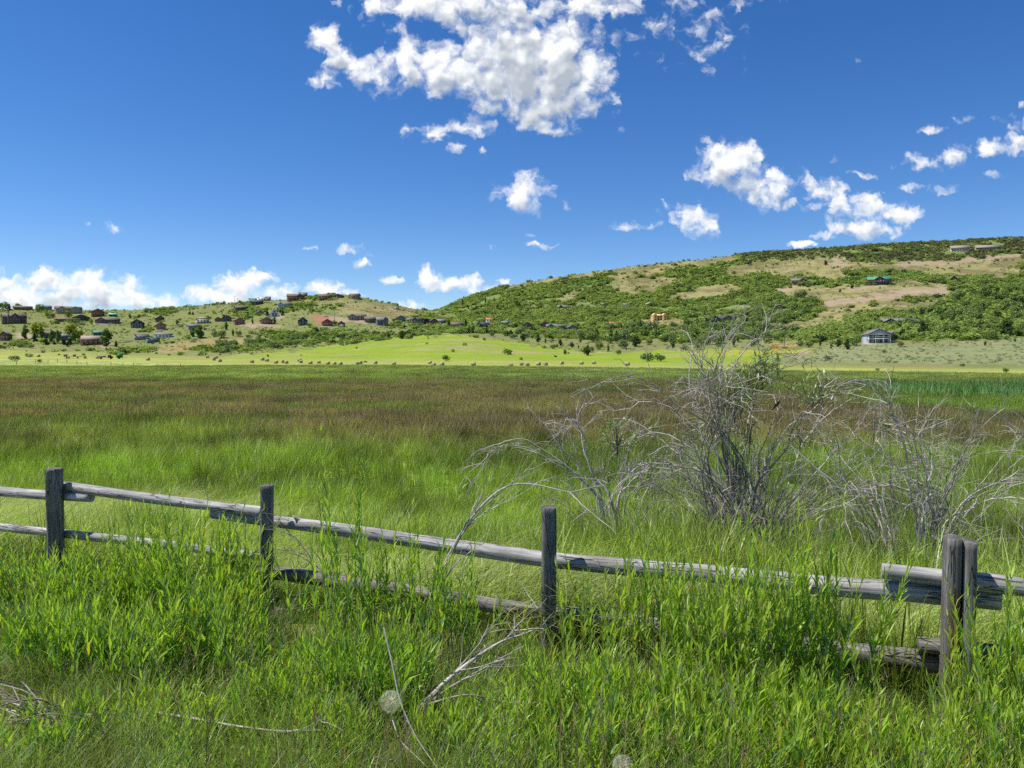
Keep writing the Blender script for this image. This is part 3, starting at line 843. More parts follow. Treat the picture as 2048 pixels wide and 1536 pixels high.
TRUNK = None
def trunk_mesh():
    A = Acc()
    A.tube([(0, 0, -0.06), (0.01, 0, 0.12), (0.0, 0.01, 0.3), (0.015, 0, 0.55)], [0.035, 0.026, 0.02, 0.008], 6)
    for a in (0.3, 2.2, 4.4):
        A.tube([(0, 0, 0.2), (0.1 * math.cos(a), 0.1 * math.sin(a), 0.36), (0.17 * math.cos(a), 0.17 * math.sin(a), 0.55)], [0.014, 0.01, 0.004], 5)
    return A.mesh('trunk', [M_BARK])
TRUNK = trunk_mesh()
CROWN = {k: [crown_mesh(k, i) for i in range(3)] for k in M_TREE}
TNAME = {'oak': 'oak_tree', 'juniper': 'juniper_tree', 'poplar': 'poplar_tree', 'spruce': 'spruce_tree', 'willow': 'willow_bush', 'yellow': 'yellow_tree', 'sage': 'sage_bush'}
TCAT = {'oak': 'tree', 'juniper': 'tree', 'poplar': 'tree', 'spruce': 'tree', 'willow': 'bush', 'yellow': 'tree', 'sage': 'bush'}
N_TREE = 0
def tree(kind, px, py, hpx, label, group=None, wf=1.0, parts=True, Y=None):
    """a tree or bush standing at photo pixel (px,py), hpx pixels tall"""
    global N_TREE
    N_TREE += 1
    if Y is None: p = hit(px, py, 150)
    else: p = at(px, py, Y)
    h = hpx * p[1] / F
    me = CROWN[kind][N_TREE % 3]
    if parts:
        r = empty(TNAME[kind], p, rng.uniform(0, 6.28))
        c = link('crown', me, r); k = link('trunk', TRUNK, r)
        r.scale = (h * wf, h * wf, h)
    else:
        r = link(TNAME[kind], me, None, p, rng.uniform(0, 6.28)); r.scale = (h * wf, h * wf, h)
    tag(r, label, TCAT[kind], group)
    return r

TREES = [
 # left village
 ('spruce',19,620,16,'dark pointed spruce on the skyline at the far left end of the ridge'),
 ('oak',6,621,20,'leafy tree on the skyline left of the dark pointed spruce'),
 ('oak',37,617,13,'leafy tree on the skyline behind the long low red brown house'),
 ('oak',80,625,18,'round dark green tree left of the twin gabled tan house'),
 ('yellow',96,636,13,'small yellow green tree below the grey brown ridge house'),
 ('yellow',106,636,11,'low yellow green tree beside the small yellow tree on the upper slope'),
 ('poplar',50,678,29,'tall slim poplar alone below the big brown house at far left'),
 ('yellow',75,674,28,'tall yellow green tree left of the brown house among spruces'),
 ('poplar',83,676,24,'slim green poplar touching the tall yellow green tree'),
 ('spruce',70,682,22,'dark spruce under the tall yellow green tree'),
 ('spruce',92,690,21,'short broad spruce left of the line of slim lawn trees'),
 ('poplar',103,684,26,'grey green slim tree in front of the brown gabled house'),
 ('poplar',116,686,26,'grey green slim tree just right of the brown gabled house'),
 ('spruce',108,689,13,'short dark spruce between two grey green slim trees'),
 ('spruce',127,690,20,'dark spruce in front of the yellow tree by the balcony house'),
 ('spruce',135,693,13,'smallest dark spruce in front of the spruce row'),
 ('spruce',141,690,23,'tallest dark spruce left of the balcony house'),
 ('poplar',148,685,25,'narrow green tree against the large yellow tree'),
 ('yellow',143,672,26,'large bright yellow tree behind the spruce row'),
 ('yellow',156,682,24,'bright yellow tree touching the balcony house'),
 ('yellow',137,636,16,'light yellow green tree in front of the log house drive'),
 ('willow',150,650,14,'wide yellow green bush row below the dark porch house'),
 ('yellow',182,648,11,'small yellow green tree right of the dark porch house'),
 ('poplar',213,692,36,'massive rounded cottonwood beside the balcony house',1.55),
 ('spruce',232,693,15,'little dark conifer on the lawn right of the massive cottonwood'),
 ('willow',44,696,12,'low willow thicket in the pasture at far left'),
 ('willow',61,697,9,'small willow clump right of the low pasture thicket'),
 ('poplar',400,676,26,'broad grey green grove in the middle of the left village',1.7),
 ('poplar',386,674,20,'shorter grey green tree at the left of the broad grove',1.4),
 ('oak',443,676,18,'dark round tree on the golden pasture'),
 ('oak',429,673,12,'small round tree left of the dark pasture tree'),
 ('poplar',453,660,18,'grey green tree above the dark pasture tree'),
 ('poplar',466,672,14,'dark slim tree between pasture and grove'),
 ('oak',477,672,12,'dark bush tree right of the pasture trees'),
 ('juniper',354,649,10,'little dark juniper on the open slope'),
 ('juniper',260,637,9,'little dark juniper right of the teal roofed shed'),
 ('juniper',278,635,7,'tiny dark juniper above the black house'),
 ('juniper',380,629,7,'tiny juniper on the upper tan slope'),
 ('juniper',386,630,7,'second tiny juniper on the upper tan slope'),
 ('oak',434,606,6,'small round bush on the crest left of the knoll'),
 ('oak',449,606,7,'round bush on the crest beside the power poles'),
 ('oak',480,604,7,'small round bush on the crest near the greenish house'),
 ('poplar',534,632,17,'narrow dark tree left of the white and blue house'),
 ('spruce',566,631,14,'dark conifer right of the white and blue house'),
 ('juniper',634,665,12,'dark conifer below the two red garages'),
 ('oak',620,655,9,'round bush beside the black gabled house'),
 ('oak',671,651,11,'dark tree between the red log house and the red garage'),
 ('poplar',505,648,12,'green tree left of the wide log house'),
 ('poplar',549,648,16,'green tree at the right end of the wide log house'),
 ('juniper',809,657,8,'small dark conifer under the blue grey house'),
 ('juniper',777,677,12,'dark pointed conifer at the top of the hay slope'),
 ('juniper',803,678,18,'large dark conifer at the top of the hay slope',1.25),
 ('oak',893,722,14,'solitary round dark bush on the bright hay slope',1.15),
 ('juniper',536,714,6,'tiny bush left on the hay slope'),
 ('juniper',602,712,4,'tiniest bush on the hay slope'),
 ('poplar',897,656,18,'slim tree left of the dark cabin'),
 ('poplar',931,656,19,'slim dark tree right of the dark cabin'),
 ('poplar',938,667,17,'dark poplar pair member left, below the porch cabin'),
 ('poplar',946,666,16,'dark poplar right of its twin below the porch cabin'),
 # middle slope
 ('juniper',1046,682,16,'dark juniper left of the pair at the head of the hay slope',1.2),
 ('juniper',1076,684,17,'dark juniper with pointed top at the head of the hay slope',1.1),
 ('juniper',1091,686,9,'small juniper just right of the pointed juniper'),
 ('juniper',1121,691,14,'juniper with a grey bush at its right'),
 ('juniper',1114,695,8,'short juniper in front of the juniper by the grey bush'),
 ('oak',1106,698,11,'low green bush among the slope junipers'),
 ('juniper',1144,695,12,'rounded juniper above the lone black juniper',1.3),
 ('juniper',1130,709,11,'small black juniper low on the hay slope'),
 ('juniper',1174,711,21,'lone big black juniper standing on the hay slope',1.05),
 ('willow',1184,705,13,'pale bush leaning beside the lone black juniper',.6),
 ('oak',1198,699,17,'dark round tree right of the lone black juniper'),
 ('poplar',1216,703,15,'thin dark sapling on the slope'),
 ('poplar',1157,697,8,'thin sapling right of the rounded juniper'),
 ('juniper',1161,685,8,'small dark juniper higher up the slope'),
 ('oak',1237,709,11,'squat dark bush left of the wide dark bush'),
 ('oak',1246,697,20,'dark spreading tree left of the utility pole',1.0),
 ('juniper',1271,693,24,'very dark broad juniper right of the utility pole',1.3),
 ('oak',1185,684,25,'tall leafy tree above the lone black juniper'),
 ('oak',1220,686,17,'leafy tree in the middle of the slope grove'),
 ('oak',1298,690,14,'rounded tree right of the broad dark juniper'),
 ('oak',1296,723,20,'wide dark bush at the foot of the slope, left half',1.3),
 ('oak',1320,723,17,'wide dark bush at the foot of the slope, right half',1.3),
 ('poplar',1346,697,17,'green upright tree at the edge of the pale willow thicket',1.2),
 ('willow',1368,702,12,'pale grey green round willow bush by the meadow edge'),
 ('willow',1395,700,14,'pale willow bush behind the dead shrub tips'),
 ('willow',1415,690,18,'grey green willow thicket beyond the dead shrub'),
 ('willow',1340,680,16,'grey green willow above the upright green tree'),
 # right slope
 ('oak',1504,694,15,'round tree at the left of the lumber framing'),
 ('oak',1601,693,12,'round dark tree right of the lumber framing'),
 ('oak',1618,695,14,'round tree by the white shed right of the framing',1.2),
 ('poplar',1640,692,17,'light green upright tree left of the dark juniper row'),
 ('juniper',1662,697,10,'small pointed juniper in the row before the blue house'),
 ('juniper',1677,693,15,'middle juniper in the row before the blue house',1.3),
 ('juniper',1695,699,21,'tallest juniper in the row before the blue house',1.0),
 ('oak',1709,691,17,'round tree touching the drive of the blue house',1.1),
 ('juniper',1786,684,19,'broad dark juniper hugging the right side of the blue house',1.7),
 ('juniper',1806,678,22,'dark juniper behind the broad one right of the blue house',1.1),
 ('oak',1816,676,15,'green tree between the brown house and the dark junipers'),
 ('juniper',1846,672,30,'tall dark juniper right of the brown house'),
 ('oak',1868,672,22,'pale green tree in the hollow right of the brown house',1.2),
 ('oak',1893,672,24,'rounded pale tree beside the hollow',1.1),
 ('juniper',1920,681,13,'dark round juniper on the sage slope edge',1.4),
 ('oak',1981,680,22,'light green round tree left of the massive dark juniper',1.0),
 ('juniper',2010,675,36,'massive dark juniper at the upper right edge of the sage slope',1.3),
 ('oak',2040,668,26,'tree at the right picture edge beside the massive juniper'),
 ('juniper',1852,627,11,'isolated dark juniper on the tan slope',1.3),
 ('juniper',1840,600,9,'juniper on the terraced red cut'),
 ('juniper',1704,577,9,'round juniper beside the green roofed house',1.4),
 ('juniper',1680,585,8,'small juniper on the tan slope left of the green roofed house'),
 ('juniper',1812,600,7,'smallest juniper on the terraced cut'),
 ('juniper',1651,530,10,'dark round tree above the tan band near the orange cut',1.2),
 ('oak',1748,503,12,'dark tree on the skyline scrub'),
 ('yellow',1520,633,13,'bright yellow green tree above the dark roofed twin gable house',1.2),
 ('yellow',1503,636,10,'second yellow green tree beside the bright one'),
 ('yellow',1352,612,10,'yellow green oak above the plywood house',1.5),
 ('willow',1755,742,6,'low bright bush on the pasture edge'),
 ('oak',1925,733,7,'small dark bush on the right pasture',1.5),
 ('oak',2011,745,11,'small round bush at far right of the pasture'),
 ('sage',1655,721,12,'tall pale sage bush left of the sage slope'),
 ('oak',1800,694,14,'small green bush on the sage slope',0.8),
 ('oak',1768,706,8,'tiny bush below the blue house on the sage slope'),
 ('juniper',1970,691,9,'thin dark sapling on the sage slope'),
 ('juniper',2030,684,8,'low dark bush at the right of the sage slope'),
 ('willow',30,723,13,'reedy dark green bush at the left end of the meadow'),
 ('willow',79,725,7,'small reedy bush beside the far meadow posts'),
]
for e in TREES:
    tree(e[0], e[1], e[2], e[3], e[4], None, e[5] if len(e) > 5 else 1.0)

def slope_trees():
    """the nearest scrub of the slopes, tree by tree"""
    specs = [  # region, count, kinds, size range px, label, group
     ([(1150,690),(1180,660),(1330,650),(1420,650),(1540,660),(1600,668),(1560,690),(1450,694),(1330,690)], 74, ('oak','willow','oak','poplar','oak'), (13,25), 'mixed green tree in the broad tree belt under the red roofed house', 'trees of the broad belt below the red roof'),
     ([(1780,660),(1900,600),(2060,580),(2060,664),(1960,672),(1860,668)], 62, ('oak','oak','oak','juniper'), (15,26), 'leafy scrub oak on the steep slope at the right edge', 'oaks on the steep right slope'),
     ([(360,702),(440,690),(560,678),(640,672),(680,672),(600,690),(500,702)], 46, ('oak','willow','oak'), (9,15), 'rounded bush in the creek belt below the log cabins', 'bushes of the creek belt'),
     ([(960,655),(1060,660),(1140,668),(1140,684),(1040,678),(960,672)], 22, ('oak','willow','sage','juniper'), (8,14), 'grey or green bush below the row of dark cabins', 'bushes below the dark cabins'),
     ([(1480,640),(1600,590),(1640,606),(1600,640),(1520,656)], 40, ('oak','oak','oak'), (12,19), 'round green oak in the dense grove right of the twin gabled house', 'oaks of the dense grove'),
    ]
    for poly, n, kinds, (a, b), lab, grp in specs:
        P = np.asarray(poly, float); k = 0
        while k < n:
            px = rng.uniform(P[:, 0].min(), P[:, 0].max()); py = rng.uniform(P[:, 1].min(), P[:, 1].max())
            if not inpoly(np.array([px]), np.array([py]), poly)[0]: continue
            tree(kinds[int(rng.integers(0, len(kinds)))], px, py, rng.uniform(a, b), lab, grp, rng.uniform(0.85, 1.2), False)
            k += 1
    for k in range(16):
        px = rng.uniform(915, 1040) if k < 11 else rng.uniform(950, 1050)
        tree('spruce', px, 600 + (px - 915) * 0.02 + rng.uniform(0, 20), rng.uniform(9, 14), 'dark conifer standing in the scrub low on the left shoulder of the hill', 'conifers on the hill shoulder', 0.8, False)
slope_trees()

def build_scrub():
    protos = []
    for i in range(5):
        V, Q = cards(130, lobes_round(1.25, 7), 0.125); V[:, 2] = np.maximum(V[:, 2], 0); protos.append(make_mesh('scrub', V, Q, [M_SCRUB]))
    for i in range(2):
        V, Q = cards(60, lobes_round(2.0, 6), 0.16); V[:, 2] = np.maximum(V[:, 2], 0); protos.append(make_mesh('low_scrub', V, Q, [M_SCRUB]))
    n = 170000
    y = np.sqrt(rng.uniform(300 ** 2, 1040 ** 2, n)); x = rng.uniform(-0.78, 0.82, n) * y
    z = height(x, y); px, py = project(x, y, z)
    d = scrub_density(px, py)
    cl = fbm(x / 26, y / 26, 41); cl2 = fbm(x / 70, y / 70, 43)
    prob = np.where(d > 0.5, d * sst(0.24, 0.40, cl + (cl2 - .5) * .6), d * sst(0.45, 0.62, cl))
    # the crest line carries a fringe of low trees at the right end
    k = rng.random(n) < prob * 0.85
    x, y, z, px, py, cl2 = x[k], y[k], z[k], px[k], py[k], cl2[k]
    m = len(x)
    h = np.clip(np.exp(rng.normal(.72, .42, m)), .8, 4.8) * (0.8 + 0.4 * fbm(x / 40, y / 40, 3)) * np.where(py < 540, 0.8, 1.0)
    h = np.where(px < 880, h * 0.75, h)
    t = fbm(x / 34, y / 34, 47)[:, None]; r = rng.random((m, 1))
    tint = np.array([0.195, 0.275, 0.080]) * (1 - t) + np.array([0.355, 0.44, 0.115]) * t
    tint = np.where(r > 0.9, np.array([0.085, 0.125, 0.055]), tint)
    grey = ((px > 1480) & (py < 525))[:, None]
    tint = np.where(grey & (rng.random((m, 1)) < 0.72), np.array([0.175, 0.18, 0.10]), tint)
    tint = tint * rng.uniform(0.75, 1.2, (m, 1))
    P = [np.stack([x, y, z - 0.1], 1)]; S = [np.stack([h * rng.uniform(.8, 1.7, m), h * rng.uniform(.8, 1.7, m), h], 1)]; PK = [rng.integers(0, 7, m)]; TN = [tint]
    # sage brush and low tufts on the open slopes
    n = 40000
    y = np.sqrt(rng.uniform(230 ** 2, 1000 ** 2, n)); x = rng.uniform(-0.78, 0.8, n) * y
    z = height(x, y); px, py = project(x, y, z)
    sg = inpoly(px, py, SAGE)
    bad = inpoly(px, py, HAYHILL) | (py > 728) | (y < hay_line(x) + 140) | (scrub_density(px, py) > 0.5)
    for poly in DIRT: bad |= inpoly(px, py, poly)
    k = np.where(sg, rng.random(n) < 0.95, (rng.random(n) < 0.22) & ~bad)
    x, y, z, px, py, sg = x[k], y[k], z[k], px[k], py[k], sg[k]; m = len(x)
    h = np.where(sg, rng.uniform(0.35, 0.8, m), rng.uniform(0.4, 1.3, m))
    tint = np.where(sg[:, None], np.array([0.25, 0.28, 0.17]), np.array([0.19, 0.23, 0.085])) * rng.uniform(0.6, 1.2, (m, 1))
    P.append(np.stack([x, y, z], 1)); S.append(np.stack([h, h, h], 1)); PK.append(rng.integers(5, 7, m)); TN.append(tint)
    # denser sage right on its slope
    P = np.concatenate(P); m = len(P)
    rot = np.stack([np.zeros(m), np.zeros(m), rng.uniform(0, 6.283, m)], 1)
    print('scrub', m)
    scatter('hill_scrub', P, rot, np.concatenate(S), np.concatenate(PK), protos, np.concatenate(TN), None, 'green oak scrub and sage covering the hillsides', 'scrub')
build_scrub()
# ------------------------------------------------------------------ the cloud that keeps the meadow in shade
def build_cloud():
    m, t = new_mat('thin_cloud')
    d = t.n('ShaderNodeBsdfDiffuse', {'Color': (0.9, 0.9, 0.9, 1)})
    tr = t.n('ShaderNodeBsdfTranslucent', {'Color': (1, 1, 1, 1)})
    tp = t.n('ShaderNodeBsdfTransparent')
    a = t.n('ShaderNodeMixShader', {0: 0.9, 1: d.outputs[0], 2: tr.outputs[0]})
    b = t.n('ShaderNodeMixShader', {0: CLOUD_CLEAR, 1: a.outputs[0], 2: tp.outputs[0]})
    t.n('ShaderNodeOutputMaterial', {'Surface': b.outputs[0]})
    H = 430.0
    off = SD / SD[2] * H
    e = np.array([1, -0.68]) / math.hypot(1, 0.68); nrm = np.array([0.68, 1]) / math.hypot(1, 0.68)
    LA, LB = 560.0, 300.0
    p0 = np.array([-60, 204 + 0.68 * 60]) - nrm * LB
    n1, n2 = 120, 40
    th = np.linspace(0, 2 * math.pi, n1, endpoint=False); rr = np.linspace(0, 1, n2)[1:] ** 0.8
    T_, R_ = np.meshgrid(th, rr, indexing='ij')
    c, s_ = np.cos(T_), np.sin(T_); q = (abs(c) ** 5 + abs(s_) ** 5) ** (-1 / 5)
    a = c * q * R_ * LA; b = s_ * q * R_ * LB
    edge = (fbm(a / 35 + 7, b / 35, 3) - .5) * 14 * R_ ** 3
    b = b + edge
    V = []; Q = []
    for sgn in (1, -1):
        x = p0[0] + e[0] * a + nrm[0] * b + off[0]; y = p0[1] + e[1] * a + nrm[1] * b + off[1]
        th_ = np.sqrt(np.clip(1 - R_ ** 4, 0, 1))
        z = H + (th_ * (60 * (0.5 + fbm(a / 90, b / 90, 13)) + 25 * fbm(a / 30, b / 30, 23)) if sgn > 0 else -th_ * 12 * fbm(a / 60, b / 60, 33))
        o = len(V) and V[0].reshape(-1, 3).shape[0]
        V.append(np.stack([x, y, z], -1).reshape(-1, 3))
        nr = R_.shape[1]
        i = np.arange(n1)[:, None]; j = np.arange(nr - 1)[None, :]; i2 = (i + 1) % n1
        q4 = np.stack([i * nr + j, i * nr + j + 1, i2 * nr + j + 1, i2 * nr + j], -1).reshape(-1, 4) + o
        Q.append(q4 if sgn > 0 else q4[:, ::-1])
    o = link('cloud', make_mesh('cloud', np.concatenate(V), Q, [m], None, None, True))
    tag(o, 'wide thin white cloud overhead shading the wet meadow', 'cloud', kind='stuff')
build_cloud()

# ------------------------------------------------------------------ weathered post and rail fence
M_POST = wood_mat('weathered_post_wood', (0.055, 0.050, 0.045), (0.155, 0.143, 0.130), (0.32, 0.30, 0.275), red=(0.24, 0.075, 0.028), crack=0.8)
M_RAIL = wood_mat('weathered_rail_wood', (0.12, 0.112, 0.105), (0.34, 0.325, 0.31), (0.60, 0.58, 0.555), crack=0.9)
M_RAILD = wood_mat('dark_rail_wood', (0.07, 0.06, 0.054), (0.175, 0.158, 0.145), (0.36, 0.335, 0.31), crack=0.9)
M_PALE = plain('broken_pale_wood', (0.52, 0.36, 0.17), 0.8, 0.25, 20, 0.4, stretch=(1, 1, 8))

def on_fence(px, py, c=FENCE_C):
    v = 768 - py; dy = F * CT + v * ST; u = (px - 1024) / dy
    return at(px, py, c / (NX * u + NY))

def log_mesh(name, P, r0, r1, mat, seed, n=46, sides=14, lump=0.15, knots=0):
    C = resample(P, n); L = np.linspace(0, 1, n)
    ln = np.concatenate([[0], np.cumsum(np.linalg.norm(np.diff(C, axis=0), axis=1))])
    ang = np.arange(sides) * 2 * math.pi / sides
    A_, S_ = np.meshgrid(ang, ln)
    rad = (r0 + (r1 - r0) * L)[:, None] * (1 + lump * 2 * (fbm(np.cos(A_) * 1.6 + seed, S_ * 2.2 + np.sin(A_) * 1.6, seed, 3) - 0.5) + lump * .9 * (vnoise(A_ * 4.0, S_ * 1.2, seed + 5) - 0.5))
    for k in range(knots):
        s0 = rng.uniform(0.05, .95) * ln[-1]; a0 = rng.uniform(0, 6.28)
        rad = rad * (1 + 0.16 * np.exp(-((S_ - s0) / 0.05) ** 2 - ((np.angle(np.exp(1j * (A_ - a0)))) / 0.4) ** 2))
    V, Q, T = tube(C, rad, sides, True)
    g = np.stack([np.cos(A_) * 0.06, np.sin(A_) * 0.06, S_ + seed * 3.1], -1).reshape(-1, 3)
    g = np.concatenate([g, [[0, 0, seed * 3.1], [0, 0, ln[-1] + seed * 3.1]]])
    me = make_mesh(name, V, [Q, T], [mat], None, {'grain': ('FLOAT_VECTOR', g), 'rot': ('FLOAT', np.zeros(len(V)))}, False)
    sm = np.concatenate([np.ones(len(Q), bool), np.zeros(len(T), bool)]); me.polygons.foreach_set('use_smooth', sm)
    return me

def post_mesh(name, w, h, seed, half=None, rot=False, n=40, sides=20):
    """a squared, rounded timber from 0.35 m below the ground to h"""
    z = np.concatenate([np.linspace(-0.35, h - 0.004, n), [h]]); ang = np.arange(sides) * 2 * math.pi / sides + 0.02
    A_, Z_ = np.meshgrid(ang, z)
    c, s_ = np.cos(A_), np.sin(A_); q = (abs(c) ** 5 + abs(s_) ** 5) ** (-1 / 5)
    rad = w / 2 * q * (1 + 0.06 * (fbm(A_ * 2 + seed, Z_ * 3, seed) - .5) + 0.05 * (vnoise(A_ * 5, Z_ * 0.8, seed + 3) - .5))
    rad[-1] *= 0.93
    x = rad * c; y = rad * s_
    if half is not None: x = x * half[0] + half[1]
    lean = (fbm(Z_ * 0.7, Z_ * 0 + seed, seed) - .5) * 0.03
    top = np.where(Z_ > h - 0.01, (fbm(x * 30 + seed, y * 30, seed) - .5) * 0.022, 0)
    V = np.stack([x + lean, y, Z_ + top], -1).reshape(-1, 3)
    m = len(z); i = np.arange(m - 1)[:, None] * sides; k = np.arange(sides)[None, :]; k2 = (k + 1) % sides
    Q = np.stack([i + k, i + k2, i + sides + k2, i + sides + k], -1).reshape(-1, 4)
    V = np.concatenate([V, [[V[-sides:, 0].mean(), V[-sides:, 1].mean(), h - 0.004]]])
    k = np.arange(sides); T = np.stack([(m - 1) * sides + k, (m - 1) * sides + (k + 1) % sides, np.full(sides, m * sides)], 1)
    rt = np.zeros(len(V))
    if rot:
        rt = sst(1.06, 0.86, V[:, 2]) * sst(-0.075, -0.045, V[:, 0]) * (V[:, 1] < 0) * np.clip(0.4 + 0.9 * fbm(V[:, 0] * 40, V[:, 2] * 5, 4), 0, 1)
    g = np.concatenate([V[:, :2] + seed, V[:, 2:3] + seed * 2.3], 1)
    return V, Q, T, g, rt

def build_fence():
    ang = math.atan2(-NX, NY)
    f0 = on_fence(1097, 1300)
    root = empty('post_and_rail_fence', (f0[0], f0[1], float(height(f0[:1], f0[1:2])[0])))
    tag(root, 'weathered grey log rail fence with four square posts standing in tall green weeds', 'fence')
    base = np.array(root.location)
    for i, (px, top, wpx) in enumerate([(106, 937, 31), (532, 970, 27), (1097, 1013, 32), (1918, 1075, 57)]):
        p = on_fence(px, top); zg = float(height(p[:1], p[1:2])[0]); h = p[2] - zg; w = wpx * p[1] / F
        if i < 3:
            V, Q, T, g, rt = post_mesh('post', w * 0.94, h, i * 7 + 3)
            me = make_mesh('post', V, [Q, T], [M_POST], None, {'grain': ('FLOAT_VECTOR', g), 'rot': ('FLOAT', rt)})
            lab = None
        else:
            A = Acc()
            for sx, ox, hh, rr in ((0.54, -0.245 * w, h, True), (0.48, 0.262 * w, h - 0.016, False)):
                V, Q, T, g, rt = post_mesh('post', w, hh, 11 if rr else 17, (sx * .94, ox), rr)
                A.add(V, Q, T, 0, grain=g, rot=rt[:, None])
            me = A.mesh('post', [M_POST], types={'grain': 'FLOAT_VECTOR', 'rot': 'FLOAT'})
            lab = 'thick post split down its middle with a red brown rotten streak'
        o = link('post', me, root, tuple(np.array([p[0], p[1], zg]) - base), -math.atan2(p[0], p[1]) * 0.6)
        if lab: o['label'] = lab
    B = FENCE_C + 0.125
    rails = [
     ('top_rail', [(-60,977),(0,983),(90,990),(182,995)], 22, 21, B, M_RAIL, 0),
     ('top_rail', [(124,972),(200,983),(300,996),(400,1009),(470,1018),(528,1024)], 21, 23, B + .01, M_RAIL, 2),
     ('top_rail', [(426,1027),(545,1043),(650,1055),(800,1077),(950,1099),(1090,1118),(1250,1134),(1450,1151),(1650,1171),(1890,1188),(2000,1197)], 23, 50, B + 0.05, M_RAIL, 7),
     ('top_rail', [(1763,1141),(1890,1155),(2048,1175),(2250,1205)], 36, 46, B - .005, M_RAIL, 2),
     ('middle_rail', [(-60,1047),(0,1054),(90,1063),(200,1075),(350,1091),(450,1105),(512,1110)], 18, 20, B, M_RAIL, 2),
     ('middle_rail', [(500,1138),(545,1145),(650,1159),(760,1174),(860,1190),(950,1204),(1050,1220),(1200,1236),(1290,1250),(1400,1266),(1500,1279),(1600,1291),(1700,1304),(1800,1317),(1890,1326),(1985,1336)], 30, 47, B + 0.02, M_RAILD, 6),
     ('middle_rail', [(1836,1290),(1900,1296),(2048,1312),(2250,1336)], 36, 42, B - .03, M_RAILD, 1),
     ('bottom_rail', [(380,1198),(450,1208),(530,1221),(588,1231)], 22, 25, B, M_RAILD, 1),
     ('bottom_rail', [(585,1257),(700,1276),(850,1299),(1050,1322),(1300,1352),(1600,1390)], 32, 34, B + .03, M_RAIL, 3),
     ('bottom_rail', [(1980,1436),(2060,1444),(2250,1468)], 30, 34, B, M_RAIL, 1),
    ]
    for i, (nm, pts, d0, d1, c, mat, kn) in enumerate(rails):
        P = np.array([on_fence(x, y, c) for x, y in pts])
        r0 = d0 * P[0][1] / F / 2 * .90; r1 = d1 * P[-1][1] / F / 2 * .90
        me = log_mesh(nm, P - base, r0, r1, mat, i + 2, n=max(24, len(pts) * 9), knots=kn)
        o = link(nm, me, root)
        if i == 4:
            A = Acc()
            a = P[-1] - base; d = (P[-1] - P[-2]); d /= np.linalg.norm(d)
            for k in range(5):
                b = a + np.array([0, rng.normal(0, .012), rng.normal(0, .012)])
                A.tube([b - d * 0.04, b + d * .05, b + d * rng.uniform(.08, .14)], [.016, .012, .003], 5)
            s = link('splinter', A.mesh('splinter', [M_PALE]), o); s['label'] = 'pale yellow broken rail end'
    # a stub of a cut branch on the long top rail
    a = on_fence(598, 1046, B + .03) - base
    A = Acc(); A.tube([a, a + np.array([-.03, -.01, .05]), a + np.array([-.055, -.02, .075])], [.022, .014, .006], 7, grain=(0.1, 0.2, 0.4), rot=(0.0,))
    link('branch_stub', A.mesh('branch_stub', [M_RAIL], types={'grain': 'FLOAT_VECTOR', 'rot': 'FLOAT'}), root)
build_fence()

# ------------------------------------------------------------------ wire fence far across the meadow
def build_far_fence():
    posts = [(33,729,9),(71,726,8),(96,727,7),(115,725,10),(134,727,8),(154,729,12),(174,730,7),(222,733,9),(246,734,16),(267,734,9),(314,736,8),(361,737,9),(706,749,14),(883,752,10),(943,752,9),(1014,753,9),(1147,759,8),(1223,759,9),(1296,762,9),(1369,765,9),(480,741,8),(560,744,8),(640,747,8),(782,750,8)]
    p0 = hit(706, 749, 60)
    root = empty('wire_fence', p0)
    tag(root, 'line of thin grey wooden posts crossing the far side of the shaded meadow', 'fence')
    for px, py, h in posts:
        p = hit(px, py, 60); hh = min(1.6, max(0.9, h * p[1] / F))
        A = Acc()
        lean = 0.12 if px == 706 else rng.normal(0, .02)
        r = rng.uniform(.07, .10)
        A.tube([(0, 0, -.3), (lean * .5, 0, hh * .5), (lean, 0, hh)], [r, r, r * .9], 7)
        link('fence_post', A.mesh('fence_post', [M_FARPOST]), root, tuple(p - p0))
M_FARPOST = plain('grey_post_wood', (0.12, 0.105, 0.09), 0.9, 0.3, 12)
build_far_fence()
# ------------------------------------------------------------------ leafy shoots by the fence
M_LEAF = leafy('shoot_leaves', attr='lc', trans=0.50, gloss=0.04, var=0.22)
M_STEM = plain('shoot_stems', (0.26, 0.28, 0.09), 0.7, 0.3, 8)

